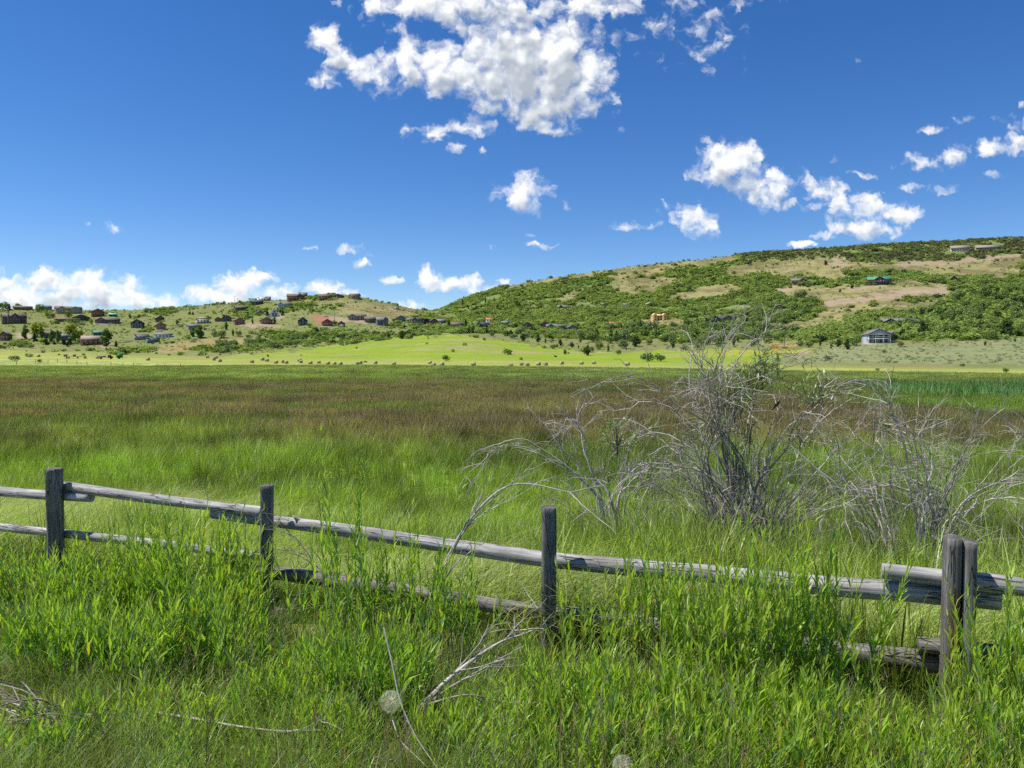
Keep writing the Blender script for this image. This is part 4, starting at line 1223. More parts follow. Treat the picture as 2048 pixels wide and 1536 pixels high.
def shoot(A_leaf, A_stem, base, H, lean, rngl, hue=0.0, dense=1.0, leaf=0.075, bare=0.12):
    """one upright stem with narrow leaves; hue shifts green to yellow"""
    n = 9; t = np.linspace(0, 1, n)
    side = np.array([math.cos(lean[0]), math.sin(lean[0]), 0.0])
    wob = rngl.normal(0, 0.012, (n, 3)).cumsum(0) * H; wob[0] = 0
    P = base + np.outer(t, [0, 0, H]) + np.outer(t ** 1.8 * lean[1] * H, side) + wob * np.array([1, 1, 0.2])
    if A_stem is not None: A_stem.tube(P, np.linspace(0.0042, 0.0012, n) * (0.7 + 0.5 * min(H, 1.2)), 4, False)
    m = max(6, int((1 - bare) * H / 0.028 * dense))
    f = bare + (1 - bare) * (np.arange(m) + 0.5) / m
    k = f * (n - 1); i = np.minimum(k.astype(int), n - 2); w = (k - i)[:, None]
    O = P[i] * (1 - w) + P[i + 1] * w
    T = P[i + 1] - P[i]; T /= np.linalg.norm(T, axis=1)[:, None]
    az = np.arange(m) * 2.4 + rngl.uniform(0, 6.28) + rngl.normal(0, .35, m)
    out = np.stack([np.cos(az), np.sin(az), np.zeros(m)], 1)
    up = rngl.uniform(1.6, 4.6, m)[:, None] * (0.75 + 0.9 * f[:, None])
    D = out + T * up; D /= np.linalg.norm(D, axis=1)[:, None]
    L = leaf * rngl.uniform(.65, 1.25, m) * np.clip(1.25 - 0.75 * f ** 3, .3, 2) * np.clip(0.55 + f * 2.5, 0, 1)
    W = L * rngl.uniform(0.048, 0.074, m)
    S = np.cross(D, T); S /= np.linalg.norm(S, axis=1)[:, None] + 1e-9
    N = np.cross(S, D)
    tip = O + D * L[:, None] + (out * 0.14 - np.array([0, 0, .08])) * L[:, None] * rngl.uniform(0, 1.6, m)[:, None]
    mid = O + D * (L * .45)[:, None]
    V = np.stack([O, mid + S * W[:, None] + N * (W * .5)[:, None], tip, mid - S * W[:, None] + N * (W * .5)[:, None], mid], 1).reshape(-1, 3)
    b = np.arange(m)[:, None] * 5
    Q = np.concatenate([b + np.array([[0, 1, 2, 4]]), b + np.array([[0, 4, 2, 3]])])
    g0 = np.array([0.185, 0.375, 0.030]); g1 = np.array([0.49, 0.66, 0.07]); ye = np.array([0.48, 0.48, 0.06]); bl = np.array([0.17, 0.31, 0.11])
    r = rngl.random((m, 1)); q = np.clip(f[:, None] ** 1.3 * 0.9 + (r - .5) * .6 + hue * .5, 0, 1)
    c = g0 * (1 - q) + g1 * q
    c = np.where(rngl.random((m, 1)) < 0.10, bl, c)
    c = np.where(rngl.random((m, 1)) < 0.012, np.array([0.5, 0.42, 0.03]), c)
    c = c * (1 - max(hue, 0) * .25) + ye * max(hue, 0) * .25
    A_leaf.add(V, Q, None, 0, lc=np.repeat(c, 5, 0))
    return P

def place(px, s):
    u = (px - 1024) / F; Y = s / (NX * u + NY); x = u * Y
    return np.array([x, Y, float(height(np.array([x]), np.array([Y]))[0])])

def shoots(px, top, s, width, n, label, hue=0.0, hv=0.34, lean=0.16, leaf=0.138, bare=.12):
    p = place(px, s)
    H = (at(px, top, p[1])[2] - p[2]) * 1.05
    rl = np.random.default_rng(int(px * 13 + top))
    AL, AS = Acc(), Acc()
    for k in range(n):
        a = rl.uniform(0, 6.283); r = math.sqrt(rl.random()) * width / 2
        b = np.array([math.cos(a) * r, math.sin(a) * r * .75, 0])
        b[2] = float(height(np.array([p[0] + b[0]]), np.array([p[1] + b[1]]))[0]) - p[2] - .02
        h = H * (1 - hv * rl.random() ** 1.1) * (1 - 0.25 * (r / (width / 2 + .01)) ** 2) if k else H
        shoot(AL, AS, b, h, (a + rl.normal(0, .5), abs(rl.normal(lean * .6, lean * .5)) * (0.3 + r / (width / 2 + .01))), rl, hue + rl.normal(0, .15), 1.0, leaf, bare)
    root = empty('leafy_plant', p)
    link('foliage', AL.mesh('foliage', [M_LEAF]), root); link('stems', AS.mesh('stems', [M_STEM]), root)
    tag(root, label, 'plant', 'leafy shoots in front of the fence')
    return root

SHOOTS = [
 (35,1070,4.6,0.9,30,'leafy green plant at the left picture edge below the middle rail',.0),
 (150,1085,4.5,.8,26,'leafy green plant growing up around the foot of the left fence post',.1),
 (262,1010,4.9,.8,30,'leafy plant right of the left fence post reaching the top rail',.1),
 (372,975,4.8,.8,34,'tall bushy leafy plant midway between the two left fence posts',.15),
 (452,1050,4.7,.6,22,'leafy plant just left of the second fence post',.2),
 (690,1015,4.7,.8,13,'dense leafy plant right of the second fence post, crossing both rails',.0),
 (690,872,5.0,.2,3,'single tall thin leafy shoot rising above the long top rail into the meadow',-.1),
 (785,985,4.9,.6,10,'leafy plant between the second post and the dead leaning branch',.05),
 (860,1070,4.6,.5,8,'leafy plant at the foot of the dead leaning branch',.0),
 (930,1100,5.0,.5,10,'sparse leafy plant right of the dead leaning branch',-.1),
 (1190,1105,4.9,.45,11,'leafy plant just right of the third fence post',.25),
 (1305,1010,4.9,.45,15,'tall narrow leafy plant in front of the long rail, right of the third post',.25),
 (1395,1140,4.6,.4,8,'low leafy plant left of the bright tall clump by the willow',.1),
 (1500,1010,4.7,.6,28,'big bright leafy clump in front of the large dead willow',.3),
 (1600,1030,4.8,.5,14,'bright leafy clump right of the big clump by the dead willow',.25),
 (1700,1000,5.0,.3,6,'few tall leafy stems left of the overlapping rail ends',.2),
 (1962,1195,4.9,.22,7,'slender pale yellowish plant standing close in front of the split post',.75),
 (2040,1120,4.9,.5,16,'leafy plant at the right picture edge in front of the rails',.15),
 (85,1185,3.5,.8,24,'low leafy plant at left above the tangle of dead twigs',.05),
 (230,1195,3.5,.8,26,'spreading leafy plant in the lower left above the dead stick',.1),
 (395,1150,3.9,.8,28,'leafy plant in the lower left behind the long dead stick',.0),
 (560,1290,3.6,.6,18,'low leafy plant below the gap at the second fence post',.1),
 (740,1215,3.9,.8,32,'dark green leafy plant behind the white seed head',-.2),
 (620,1270,4.3,.5,14,'leafy plant left of the dark green plant by the seed head',.05),
 (1010,1370,3.9,.7,16,'yellow green leafy plant right of the fallen dead branch',.35),
 (1150,1275,4.2,.7,22,'leafy plant below the third fence post',.15),
 (1290,1285,4.2,.7,24,'leafy plant below the narrow tall plant',.1),
 (1440,1300,4.2,.8,26,'leafy plant at the centre right below the middle rail',.1),
 (1590,1325,4.3,.7,22,'leafy plant beneath the bright clumps, left of the split post',.15),
 (1720,1370,4.4,.7,20,'lower leafy plant under the middle rail left of the split post',.2),
 (1830,1390,4.4,.5,16,'short leafy plant at the left foot of the split post',.15),
 (2000,1330,4.4,.5,16,'leafy plant at the right foot of the split post',.2),
 (150,1385,2.8,.6,16,'short leafy plant in the bottom left corner',.15),
 (330,1365,3.05,.5,14,'yellow green short plant at bottom left with brown grass heads',.5),
 (640,1380,3.3,.5,14,'short leafy plant at the bottom below the white seed head',.2),
 (880,1390,3.45,.35,9,'bright upright tuft right of the white seed head stem',.35),
 (1120,1370,3.6,.7,18,'leafy plant at the bottom centre',.2),
 (1300,1385,3.75,.6,16,'leafy plant at the bottom, right of centre',.15),
 (1480,1385,3.85,.7,18,'leafy plant at the bottom below the bright clumps',.1),
 (1650,1385,3.95,.6,18,'yellow green leafy plant at the bottom left of the split post',.4),
 (1800,1425,4.0,.5,14,'short leafy plant at the bottom before the split post',.2),
 (40,1455,2.45,.5,12,'short leafy plant at the left picture edge below the twig tangle',.2),
 (1960,1440,4.2,.5,14,'leafy plant in the bottom right corner',.25),
]
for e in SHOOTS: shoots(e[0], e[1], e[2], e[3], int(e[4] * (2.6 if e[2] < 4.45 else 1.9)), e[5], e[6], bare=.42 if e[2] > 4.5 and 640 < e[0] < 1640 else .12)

def build_undergrowth():
    protos = []
    rl = np.random.default_rng(3)
    for i in range(7):
        A = Acc()
        for k in range(6):
            a = rl.uniform(0, 6.28); r = math.sqrt(rl.random()) * .14
            shoot(A, A if False else None, np.array([math.cos(a) * r, math.sin(a) * r, -.02]), rl.uniform(.55, 1.0), (a, rl.uniform(.05, .4)), rl, rl.normal(.0, .25), .9, .08, .1)
        protos.append(A.mesh('sprig', [M_LEAF]))
    for i in range(2):      # dry leafless stalks of last year
        A = Acc()
        for k in range(4):
            a = rl.uniform(0, 6.28); b = np.array([math.cos(a), math.sin(a), 0]) * rl.uniform(0, .15); e = b + np.array([rl.normal(0, .25), rl.normal(0, .25), rl.uniform(.7, 1.1)])
            P = resample([b, (b + e) / 2 + rl.normal(0, .05, 3), e], 7); tan = (.42, .33, .20) if rl.random() < .6 else (.25, .17, .11)
            A.tube(P, np.linspace(.004, .0015, 7), 4, False, 0, lc=tan)
            for j in range(7):
                q = P[int(rl.integers(3, 7))]; A.tube([q, q + rl.normal(0, .05, 3) + np.array([0, 0, .05])], [.0018, .0008], 3, False, 0, lc=tan)
        protos.append(A.mesh('dry_stalk', [M_LEAF]))
    n = 520
    s = rng.uniform(1.9, 5.45, n); u = rng.uniform(-.80, .80, n)
    Y = s / (NX * u + NY); x = u * Y
    k = (Y < 9.5) & (Y > 2.6); s, u, Y, x = s[k], u[k], Y[k], x[k]
    z = height(x, Y); px, py = project(x, Y, z)
    h = rng.uniform(.42, .92, len(x)) * (0.75 + .5 * fbm(x * 1.2, Y * 1.2, 6))
    low = np.exp(-((px - 590) / 70) ** 2) * (s > 3.8) + np.exp(-((px - 1800) / 130) ** 2) * (s > 4.2) + np.exp(-((px - 1000) / 80) ** 2) * (s > 4.0) + np.exp(-((px - 90) / 130) ** 2) * (s < 3.3)
    h = h * (1 - .6 * np.clip(low, 0, 1)) * np.where(s > 4.1, .5, .8)
    k = rng.random(len(x)) > low * .6
    k &= fbm(x * .9 + 4, Y * .9, 15) > .34
    x, Y, z, h = x[k], Y[k], z[k], h[k]; n = len(x)
    P = np.stack([x, Y, z], 1)
    rot = np.stack([rng.normal(0, .12, n), rng.normal(0, .12, n), rng.uniform(0, 6.28, n)], 1)
    scatter('leafy_undergrowth', P, rot, np.stack([h, h, h], 1), np.where(rng.random(n) < .24, rng.integers(7, 9, n), rng.integers(0, 7, n)), protos, np.ones((n, 3)), None, 'mass of short leafy green weeds filling the verge before the fence', 'undergrowth')
    # verge grass
    M = M_GRASS
    def head(n, h):   # drooping seed heads on thin stalks
        V, Q, T = blades(n, h, .12, .28, .0035, 4)
        return V, Q, T * 0.4
    def seed(n, h):
        A = []
        for i in range(n):
            a = rng.uniform(0, 6.28); b = rng.uniform(.02, .14); c = np.array([math.cos(a) * b, math.sin(a) * b, 0])
            d = np.array([math.cos(a) * .25, math.sin(a) * .25, 1.0]) * h * rng.uniform(.75, 1)
            for j in range(16):
                f = j / 16; o = c + d * (0.84 + .16 * f); az = j * 2.4; e = np.array([math.cos(az) * .5, math.sin(az) * .5, 1.1]) * .022 * (1.2 - f)
                sd = np.array([-math.sin(az), math.cos(az), 0]) * .0032
                A.append(np.stack([o, o + e * .5 + sd, o + e, o + e * .5 - sd]))
        V = np.concatenate(A); return V, np.arange(len(V)).reshape(-1, 4), np.ones(len(V))
    protos = [blade_mesh('verge_a', M, blades(60, .5, .17, .55, .0055, 4)), blade_mesh('verge_b', M, blades(54, .6, .2, .8, .006, 4)),
              blade_mesh('verge_c', M, blades(60, .42, .2, 1.0, .005, 4, .4, (.6, .3, 0), .25)),
              blade_mesh('straw', M, blades(26, .38, .22, 1.5, .005, 4, .4, None, .5)),
              blade_mesh('headed', M, blades(26, .5, .14, .6, .005, 4), head(4, .75), seed(4, .75))]
    n = 2600
    s = rng.uniform(1.8, 6.3, n); u = rng.uniform(-.82, .82, n)
    Y = s / (NX * u + NY); x = u * Y; k = (Y < 10) & (Y > 2.5); x, Y, s = x[k], Y[k], s[k]; n = len(x)
    z = height(x, Y); P = np.stack([x, Y, z], 1)
    q = fbm(x * .8, Y * .8, 25)[:, None]
    tint = np.array([.15, .235, .035]) * (1 - q) + np.array([.28, .36, .07]) * q
    pick = rng.choice(5, n, p=[.28, .25, .17, .21, .09])
    px, py = project(x, Y, z)
    tint = np.where((pick == 3)[:, None], np.array([.40, .34, .19]), tint) * rng.uniform(.7, 1.2, (n, 1))
    tip = np.where((pick == 4)[:, None], np.where(rng.random((n, 1)) < .5, np.array([.36, .20, .13]), np.array([.42, .33, .17])), tint * 1.15)
    h = rng.uniform(.45, .85, n) * (1 - .25 * np.exp(-((px - 60) / 150) ** 2) * (s < 3.2)) * np.where(s > 5.8, 1.2, 1)
    rot = np.stack([rng.normal(0, .12, n), rng.normal(0, .12, n), rng.uniform(0, 6.28, n)], 1)
    scatter('verge_grass', P, rot, np.stack([h, h, h], 1), pick, protos, tint, tip, 'mixed green and straw grass under the weeds along the fence', 'grass')
build_undergrowth()

# ------------------------------------------------------------------ grey dead willows
def bark_mat(name, a, b):
    m, t = new_mat(name)
    rnd = t.n('ShaderNodeNewGeometry').outputs['Random Per Island']
    col = t.ramp(rnd, [(0, a), (.5, tuple((p + q) / 2 for p, q in zip(a, b))), (1, b)])
    nz = t.noise(t.n('ShaderNodeTexCoord').outputs['Object'], 14, 5, .65)
    col = t.mix(1.0, col, t.ramp(nz, [(.3, .55), (.7, 1.3)]), 'MULTIPLY')
    p = t.n('ShaderNodeBsdfPrincipled', {'Base Color': col, 'Roughness': .75, 'Specular IOR Level': .25})
    t.set(p, 'Normal', t.n('ShaderNodeBump', {'Height': nz, 'Strength': .5, 'Distance': .004}))
    t.n('ShaderNodeOutputMaterial', {'Surface': p.outputs[0]})
    return m
M_DEAD = bark_mat('grey_dead_bark', (.23, .195, .16), (.64, .58, .52))
M_DEADD = bark_mat('dark_dead_bark', (.075, .06, .048), (.30, .255, .21))
M_WLEAF = leafy('willow_leaves', attr='lc', trans=.3, gloss=.06, var=.3)

def twig(A, p, d, L, r, depth, rl, droop=.35, wig=.28, m=0):
    n = 6; P = [np.array(p)]; d = np.array(d) / np.linalg.norm(d)
    for i in range(n):
        d = d + rl.normal(0, wig, 3) * .5 - np.array([0, 0, droop]) * (i / n) * .5
        d /= np.linalg.norm(d); P.append(P[-1] + d * L / n)
    A.tube(P, np.linspace(r, max(r * .35, .0009), n + 1), 4, False, m)
    if depth > 0:
        for k in range(int(rl.integers(2, 5))):
            i = int(rl.integers(2, n + 1)); dd = (P[i] - P[i - 1]); dd = dd / np.linalg.norm(dd) + rl.normal(0, .55, 3)
            twig(A, P[i], dd, L * rl.uniform(.35, .7), r * .6, depth - 1, rl, droop, wig, m)
    return np.array(P)

def leaf_spray(A, AB, c, rad, n, rl, col=(.13, .19, .06), L=.07):
    """leaves set along short twigs that fill an ellipsoid"""
    rad = np.asarray(rad); per = 13; O = []; D = []
    for k in range(max(2, n // per)):
        e = c + rl.normal(0, 1, 3) * rad * .55
        b = c + (e - c) * .15 + np.array([0, 0, -rad[2] * .9 - .1]) + rl.normal(0, .05, 3)
        P = resample([b, (b + e) / 2 + rl.normal(0, .05, 3), e], 9)
        AB.tube(P, np.linspace(.0045, .0012, 9), 4, False, 1)
        f = rl.uniform(3, 7.99, per); i = f.astype(int); w = (f - i)[:, None]
        O.append(P[i] * (1 - w) + P[np.minimum(i + 1, 8)] * w)
        t = P[i] - P[i - 1]; t /= np.linalg.norm(t, axis=1)[:, None]
        D.append(t * rl.uniform(.3, 1.2, (per, 1)) + rl.normal(0, .55, (per, 3)) - np.array([0, 0, .15]))
    O = np.concatenate(O); D = np.concatenate(D); n = len(O); D /= np.linalg.norm(D, axis=1)[:, None]
    S = np.cross(D, rl.normal(0, 1, (n, 3))); S /= np.linalg.norm(S, axis=1)[:, None]
    l = L * rl.uniform(.6, 1.3, n)[:, None]; w = l * .075
    V = np.stack([O, O + D * l * .45 + S * w, O + D * l, O + D * l * .45 - S * w], 1).reshape(-1, 3)
    q = rl.random((n, 1)); cc = np.array(col) * (.65 + .8 * q) + np.array([.05, .04, 0]) * (rl.random((n, 1)) < .2)
    A.add(V, np.arange(4 * n).reshape(-1, 4), None, 0, lc=np.repeat(cc, 4, 0))

def dead_willow(basepx, Y0, stems, label, nrand, Hr, sprays, seed, spread=.55, dark=20):
    rl = np.random.default_rng(seed)
    v = 768 - basepx[1]; dy = F * CT + v * ST; x = (basepx[0] - 1024) / dy * Y0
    p0 = np.array([x, Y0, float(height(np.array([x]), np.array([Y0]))[0])])
    A = Acc(); AL = Acc()
    def add_stem(P, r, nt, m=0, tl=(.3, .9)):
        P = resample(P, max(10, len(P) * 4))
        P = P + np.cumsum(rl.normal(0, .012, P.shape), 0)
        n = len(P); A.tube(P, np.linspace(r, r * .22, n) , 6, False, m)
        for k in range(nt):
            i = int(rl.integers(int(n * .35), n)); d = P[min(i, n - 1)] - P[i - 1]; d = d / np.linalg.norm(d) + rl.normal(0, .5, 3)
            twig(A, P[i], d, rl.uniform(*tl), r * .34, 1, rl, .3, .3, m)
    for st in stems:
        Yend = Y0 + rl.uniform(-1.0, .8); n = len(st)
        P = [at(px, py, Y0 + (Yend - Y0) * (i / (n - 1)) + rl.normal(0, .05)) for i, (px, py) in enumerate(st)]
        g = np.array([P[0][0] * .6 + p0[0] * .4 + rl.normal(0, .08), Y0 + rl.normal(0, .15), p0[2] - .05])
        P = [g] + P if P[0][2] > p0[2] + .15 else P
        add_stem(np.array(P) - p0, rl.uniform(.012, .021), 11, 0, (.2, .65))
    for k in range(int(nrand * 1.9)):
        a = rl.uniform(0, 6.283); b = np.array([math.cos(a), math.sin(a), 0])
        sp = spread * rl.random() ** .8; H = Hr * rl.uniform(.45, 1.0)
        o = b * rl.uniform(0, .32) + np.array([0, 0, -.05])
        t = np.linspace(0, 1, 8)[:, None]
        P = o + b * (sp * H * 1.6 * t ** 1.4) + np.array([0, 0, 1.]) * (H * (t * 1.25 - sp * .75 * t ** 2.2)) + rl.normal(0, .02, (8, 3)) * t
        add_stem(P, rl.uniform(.005, .013), int(rl.integers(1, 5)), 1 if k < nrand * (.75 if len(sprays) > 3 else .3) else 0, (.2, .7))
    for k in range(dark):      # dense dry thatch at the foot
        for j in range(6):
            a = rl.uniform(0, 6.283); b = np.array([math.cos(a), math.sin(a), 0]) * rl.uniform(0, .55)
            twig(A, b, (rl.normal(0, .3), rl.normal(0, .3), 1), rl.uniform(.3, 1.0), .005, 0, rl, .1, .2, 1)
    for (px, py, dYs, rx, rz, n, col) in sprays:
        c = at(px, py, Y0 + dYs) - p0
        leaf_spray(AL, A, c, (rx, rx, rz), int(n * 1.25), rl, tuple(v * 1.9 for v in col), .125)
        for j in range(4):
            q = c + rl.normal(0, .25, 3) * np.array([rx, rx, rz]); 
            A.tube([c + np.array([0, 0, -rz * 1.2 - .15]), (q + c) / 2, q], [.006, .004, .0015], 4, False, 1)
    root = empty('dead_willow', p0)
    link('branches', A.mesh('branches', [M_DEAD, M_DEADD]), root)
    if sprays: link('leaves', AL.mesh('leaves', [M_WLEAF]), root)
    tag(root, label, 'shrub')
    return root
def Z(l): return [(900 + x * .5605, 620 + y * .5605) for x, y in l]
_r = np.random.default_rng(77)
UPRIGHT = [[(1480 + _r.uniform(-65, 65), 1085), (1450 + _r.uniform(-45, 65), 930), (1428 + _r.uniform(-38, 95), 800), (1425 + _r.uniform(-35, 135), _r.uniform(715, 830))] for _ in range(10)]
g1 = (.145, .18, .055); g2 = (.135, .185, .035)
dead_willow((1490, 1110), 11.0, [
  Z([(1060,800),(1040,640),(960,500),(840,390),(770,340),(690,340),(640,400)]), Z([(1040,760),(950,600),(840,480),(720,440),(620,480),(560,540)]),
  Z([(1000,700),(900,580),(800,490),(700,500),(620,570)]), Z([(1030,560),(900,410),(800,350),(740,290),(680,260),(600,262),(530,300)]),
  Z([(980,720),(880,640),(780,570),(660,590),(580,690)]), Z([(960,760),(920,560),(890,380),(870,250),(880,150),(890,138)]),
  Z([(1000,760),(960,500),(940,300),(960,200),(1000,120),(1040,60)]), Z([(1010,700),(990,450),(990,250),(1060,120),(1100,80),(1140,20)]),
  Z([(1000,640),(975,420),(965,250),(1010,150),(1040,110)]), Z([(1020,700),(930,500),(905,330),(900,200),(930,110)]),
  Z([(1040,700),(1060,450),(1080,300),(1120,190),(1180,150)]), Z([(1100,720),(1130,560),(1200,440),(1280,370),(1340,300),(1400,270),(1440,250)]),
  Z([(1150,720),(1200,600),(1250,480),(1330,390),(1410,330),(1450,310)]), Z([(1180,740),(1280,600),(1380,480),(1460,400),(1520,330)]),
  Z([(1200,780),(1320,650),(1420,560),(1480,520)]), Z([(1120,700),(1100,560),(1130,440),(1145,380),(1165,345)]),
  Z([(960,650),(860,560),(750,470),(670,420),(600,400)]), Z([(930,620),(820,560),(700,560),(600,620),(540,700)]),
  Z([(1090,650),(1180,520),(1240,400),(1300,330),(1350,260)])] + UPRIGHT,
  'large grey dead willow with green leaf sprays at its top, centre right behind the fence', 78, 2.3,
  [(1470,770,-.1,.42,.34,330,g1),(1500,745,.1,.4,.2,260,g1),(1555,712,.1,.3,.14,110,g1),(1525,735,0,.3,.16,120,g1),(1455,850,0,.3,.45,110,g2),(1425,830,.2,.25,.3,60,g2),(1470,900,.1,.3,.5,70,g2),(1500,840,0,.22,.3,70,g1),(1625,775,-.2,.42,.2,170,g1),(1640,760,-.3,.25,.16,80,g1),(1600,860,-.3,.2,.14,50,g1),(1235,850,-.6,.4,.25,150,g1),(1480,640,0,.1,.1,14,g1)], 5)
dead_willow((1225, 1085), 11.3, [
  Z([(540,700),(450,580),(330,490),(230,475),(150,520),(100,610)]), Z([(530,680),(470,560),(400,480),(350,400),(345,375),(390,372),(410,410)]),
  Z([(560,720),(510,560),(470,430),(440,395)]), Z([(590,700),(610,560),(640,450),(660,440)]), Z([(600,700),(640,620),(700,570),(760,540)]),
  Z([(550,690),(440,560),(300,490),(200,480),(130,560)]), Z([(570,700),(500,600),(460,480),(440,400),(470,330),(520,310)]), Z([(610,720),(650,640),(690,600)])],
  'smaller grey dead willow with a long branch arching left, behind the third post', 17, 1.9, [], 8, .5, 8)
dead_willow((1815, 1120), 9.6, [
  Z([(1680,850),(1640,600),(1600,420),(1540,310),(1515,260)]), Z([(1700,850),(1680,600),(1650,480),(1540,480)]), Z([(1730,800),(1790,620),(1840,480),(1890,340)]),
  Z([(1740,800),(1850,650),(1960,600),(2040,560),(2150,560)]), Z([(1780,720),(1640,620),(1500,510),(1400,460),(1310,450)]), Z([(1750,760),(1600,680),(1480,640),(1370,620)]),
  Z([(1690,680),(1800,740),(1900,820),(2000,950)]), Z([(1690,800),(1720,640),(1690,450),(1700,400)]), Z([(1700,760),(1660,560),(1620,430),(1590,380)]),
  Z([(1740,760),(1760,600),(1800,520),(1740,490)]), Z([(1720,740),(1600,640),(1500,640),(1400,700)]), Z([(1720,760),(1690,640),(1660,500),(1640,430)]), Z([(1760,790),(1900,700),(2050,690),(2200,760)])],
  'grey dead willow with straight upright stems, behind the split post at right', 34, 2.55, [(1748,820,0,.3,.2,60,g1)], 12, .45, 9)
dead_willow((2190, 1060), 9.0, [[(2180,1040),(2130,930),(2070,880),(1996,842)], [(2190,1040),(2150,960),(2090,905),(2030,880)], [(2200,1040),(2240,900),(2260,800)], [(2170,1000),(2100,950),(2040,950),(1960,990)]],
  'twig tips of a dead willow entering at the right picture edge', 10, 1.6, [], 15)

# dead branches lying among the weeds
def dead_branch(name, label, lines, s0, seed, r=.010, nt=4, dark=False):
    """lines: traces of (px, py, offset from the fence distance)"""
    rl = np.random.default_rng(seed); A = Acc(); p0 = None
    for i, ln in enumerate(lines):
        P = np.array([on_fence(x, y, s0 + o) for x, y, o in ln])
        if p0 is None: p0 = P[0].copy()
        P = resample(P - p0, len(P) * 5); n = len(P)
        rr = r * (1 if i == 0 else .5)
        A.tube(P, np.linspace(rr, rr * .3, n), 6, False, 1 if dark else 0)
        for k in range(nt):
            j = int(rl.integers(int(n * .3), n)); d = P[j] - P[j - 1]; d = d / np.linalg.norm(d) + rl.normal(0, .35, 3)
            twig(A, P[j], d, rl.uniform(.12, .4), rr * .4, 1 if i == 0 else 0, rl, .15, .2, 1 if dark else 0)
    o = link(name, A.mesh(name, [M_DEAD, M_DEADD]), None, tuple(p0))
    tag(o, label, 'branch')
dead_branch('dead_branch', 'long pale dead branch leaning up past the long rail, left of the third post',
  [[(858,1235,0),(880,1150,.05),(920,1070,.1),(965,1010,.2),(1010,975,.3),(1060,968,.4),(1140,985,.45)], [(880,1160,0),(930,1060,.1),(1000,985,.2),(1055,940,.3)], [(890,1130,.02),(930,1060,.1),(980,1020,.2),(1040,990,.3)], [(870,1200,0),(910,1130,.1),(975,1080,.2)]], 5.2, 3, .012, 8)
dead_branch('fallen_branch', 'pale fallen dead branch slanting up to the right, right of the white seed head',
  [[(832,1425,0),(890,1365,.1),(945,1320,.3),(1000,1285,.5),(1048,1266,.7)], [(838,1420,0),(900,1375,.1),(970,1335,.3),(1050,1290,.6)], [(850,1410,0),(930,1390,.0),(990,1400,.1)], [(860,1400,0),(940,1310,.3),(990,1250,.4)]], 3.75, 4, .015, 6)
dead_branch('dead_stick', 'long thin dead stick lying across the weeds at lower left',
  [[(310,1425,0),(385,1437,.05),(470,1452,.1),(560,1462,.15),(650,1460,.2)]], 3.0, 6, .010, 2)
dead_branch('dead_stick', 'pale bent stick at the left edge over the dark twig tangle', [[(-20,1430,0),(60,1433,.03),(130,1432,.06),(180,1424,.1)], [(0,1490,0),(80,1470,.05),(160,1450,.1)]], 2.8, 7, .006, 2)
dead_branch('dark_branch', 'dark bare twig with curled pale tips right of the second fence post',
  [[(668,1215,0),(650,1160,.05),(625,1118,.1),(600,1085,.15),(565,1062,.2),(520,1058,.2)], [(625,1118,.1),(608,1135,.1),(595,1118,.12),(610,1105,.12)], [(615,1105,.12),(590,1080,.1),(540,1040,.1),(525,1010,.1)], [(622,1115,.1),(580,1100,.15),(555,1110,.15)]], 5.0, 9, .008, 4, True)
dead_branch('curved_twig', 'long dead curved stem sweeping down past the white seed head',
  [[(768,1255,.2),(785,1330,.15),(800,1400,.1),(830,1470,.05),(870,1530,0),(890,1560,0)], [(785,1440,.1),(800,1480,.05),(840,1520,0),(880,1560,0)]], 3.1, 10, .005, 1)
dead_branch('curved_twig', 'dark dead stem at lower right below the bright leafy clumps', [[(1510,1536,0),(1480,1490,.1),(1450,1440,.2),(1430,1400,.3)], [(1570,1536,0),(1530,1480,.1),(1480,1420,.2)]], 3.7, 14, .006, 2, True)
def tangle():
    rl = np.random.default_rng(21); A = Acc(); p0 = on_fence(60, 1440, 2.7)
    for k in range(60):
        a = on_fence(rl.uniform(-60, 60), rl.uniform(1360, 1520), 2.5 + rl.uniform(0, .5)) - p0
        b = on_fence(rl.uniform(90, 190), rl.uniform(1420, 1530), 2.6 + rl.uniform(0, .5)) - p0
        m = (a + b) / 2 + rl.normal(0, .04, 3) + np.array([0, 0, .04])
        P = resample([a, m, b], 9); A.tube(P, np.linspace(.0042, .0013, 9), 4, False, int(rl.random() < .5))
        if k % 2: twig(A, P[4], P[5] - P[4] + rl.normal(0, .02, 3), rl.uniform(.1, .3), .002, 0, rl, .1, .3, 1)
    o = link('twig_pile', A.mesh('twig_pile', [M_DEAD, M_DEADD]), None, tuple(p0)); tag(o, 'tangle of thin grey dead twigs in the lower left corner', 'twigs')
tangle()

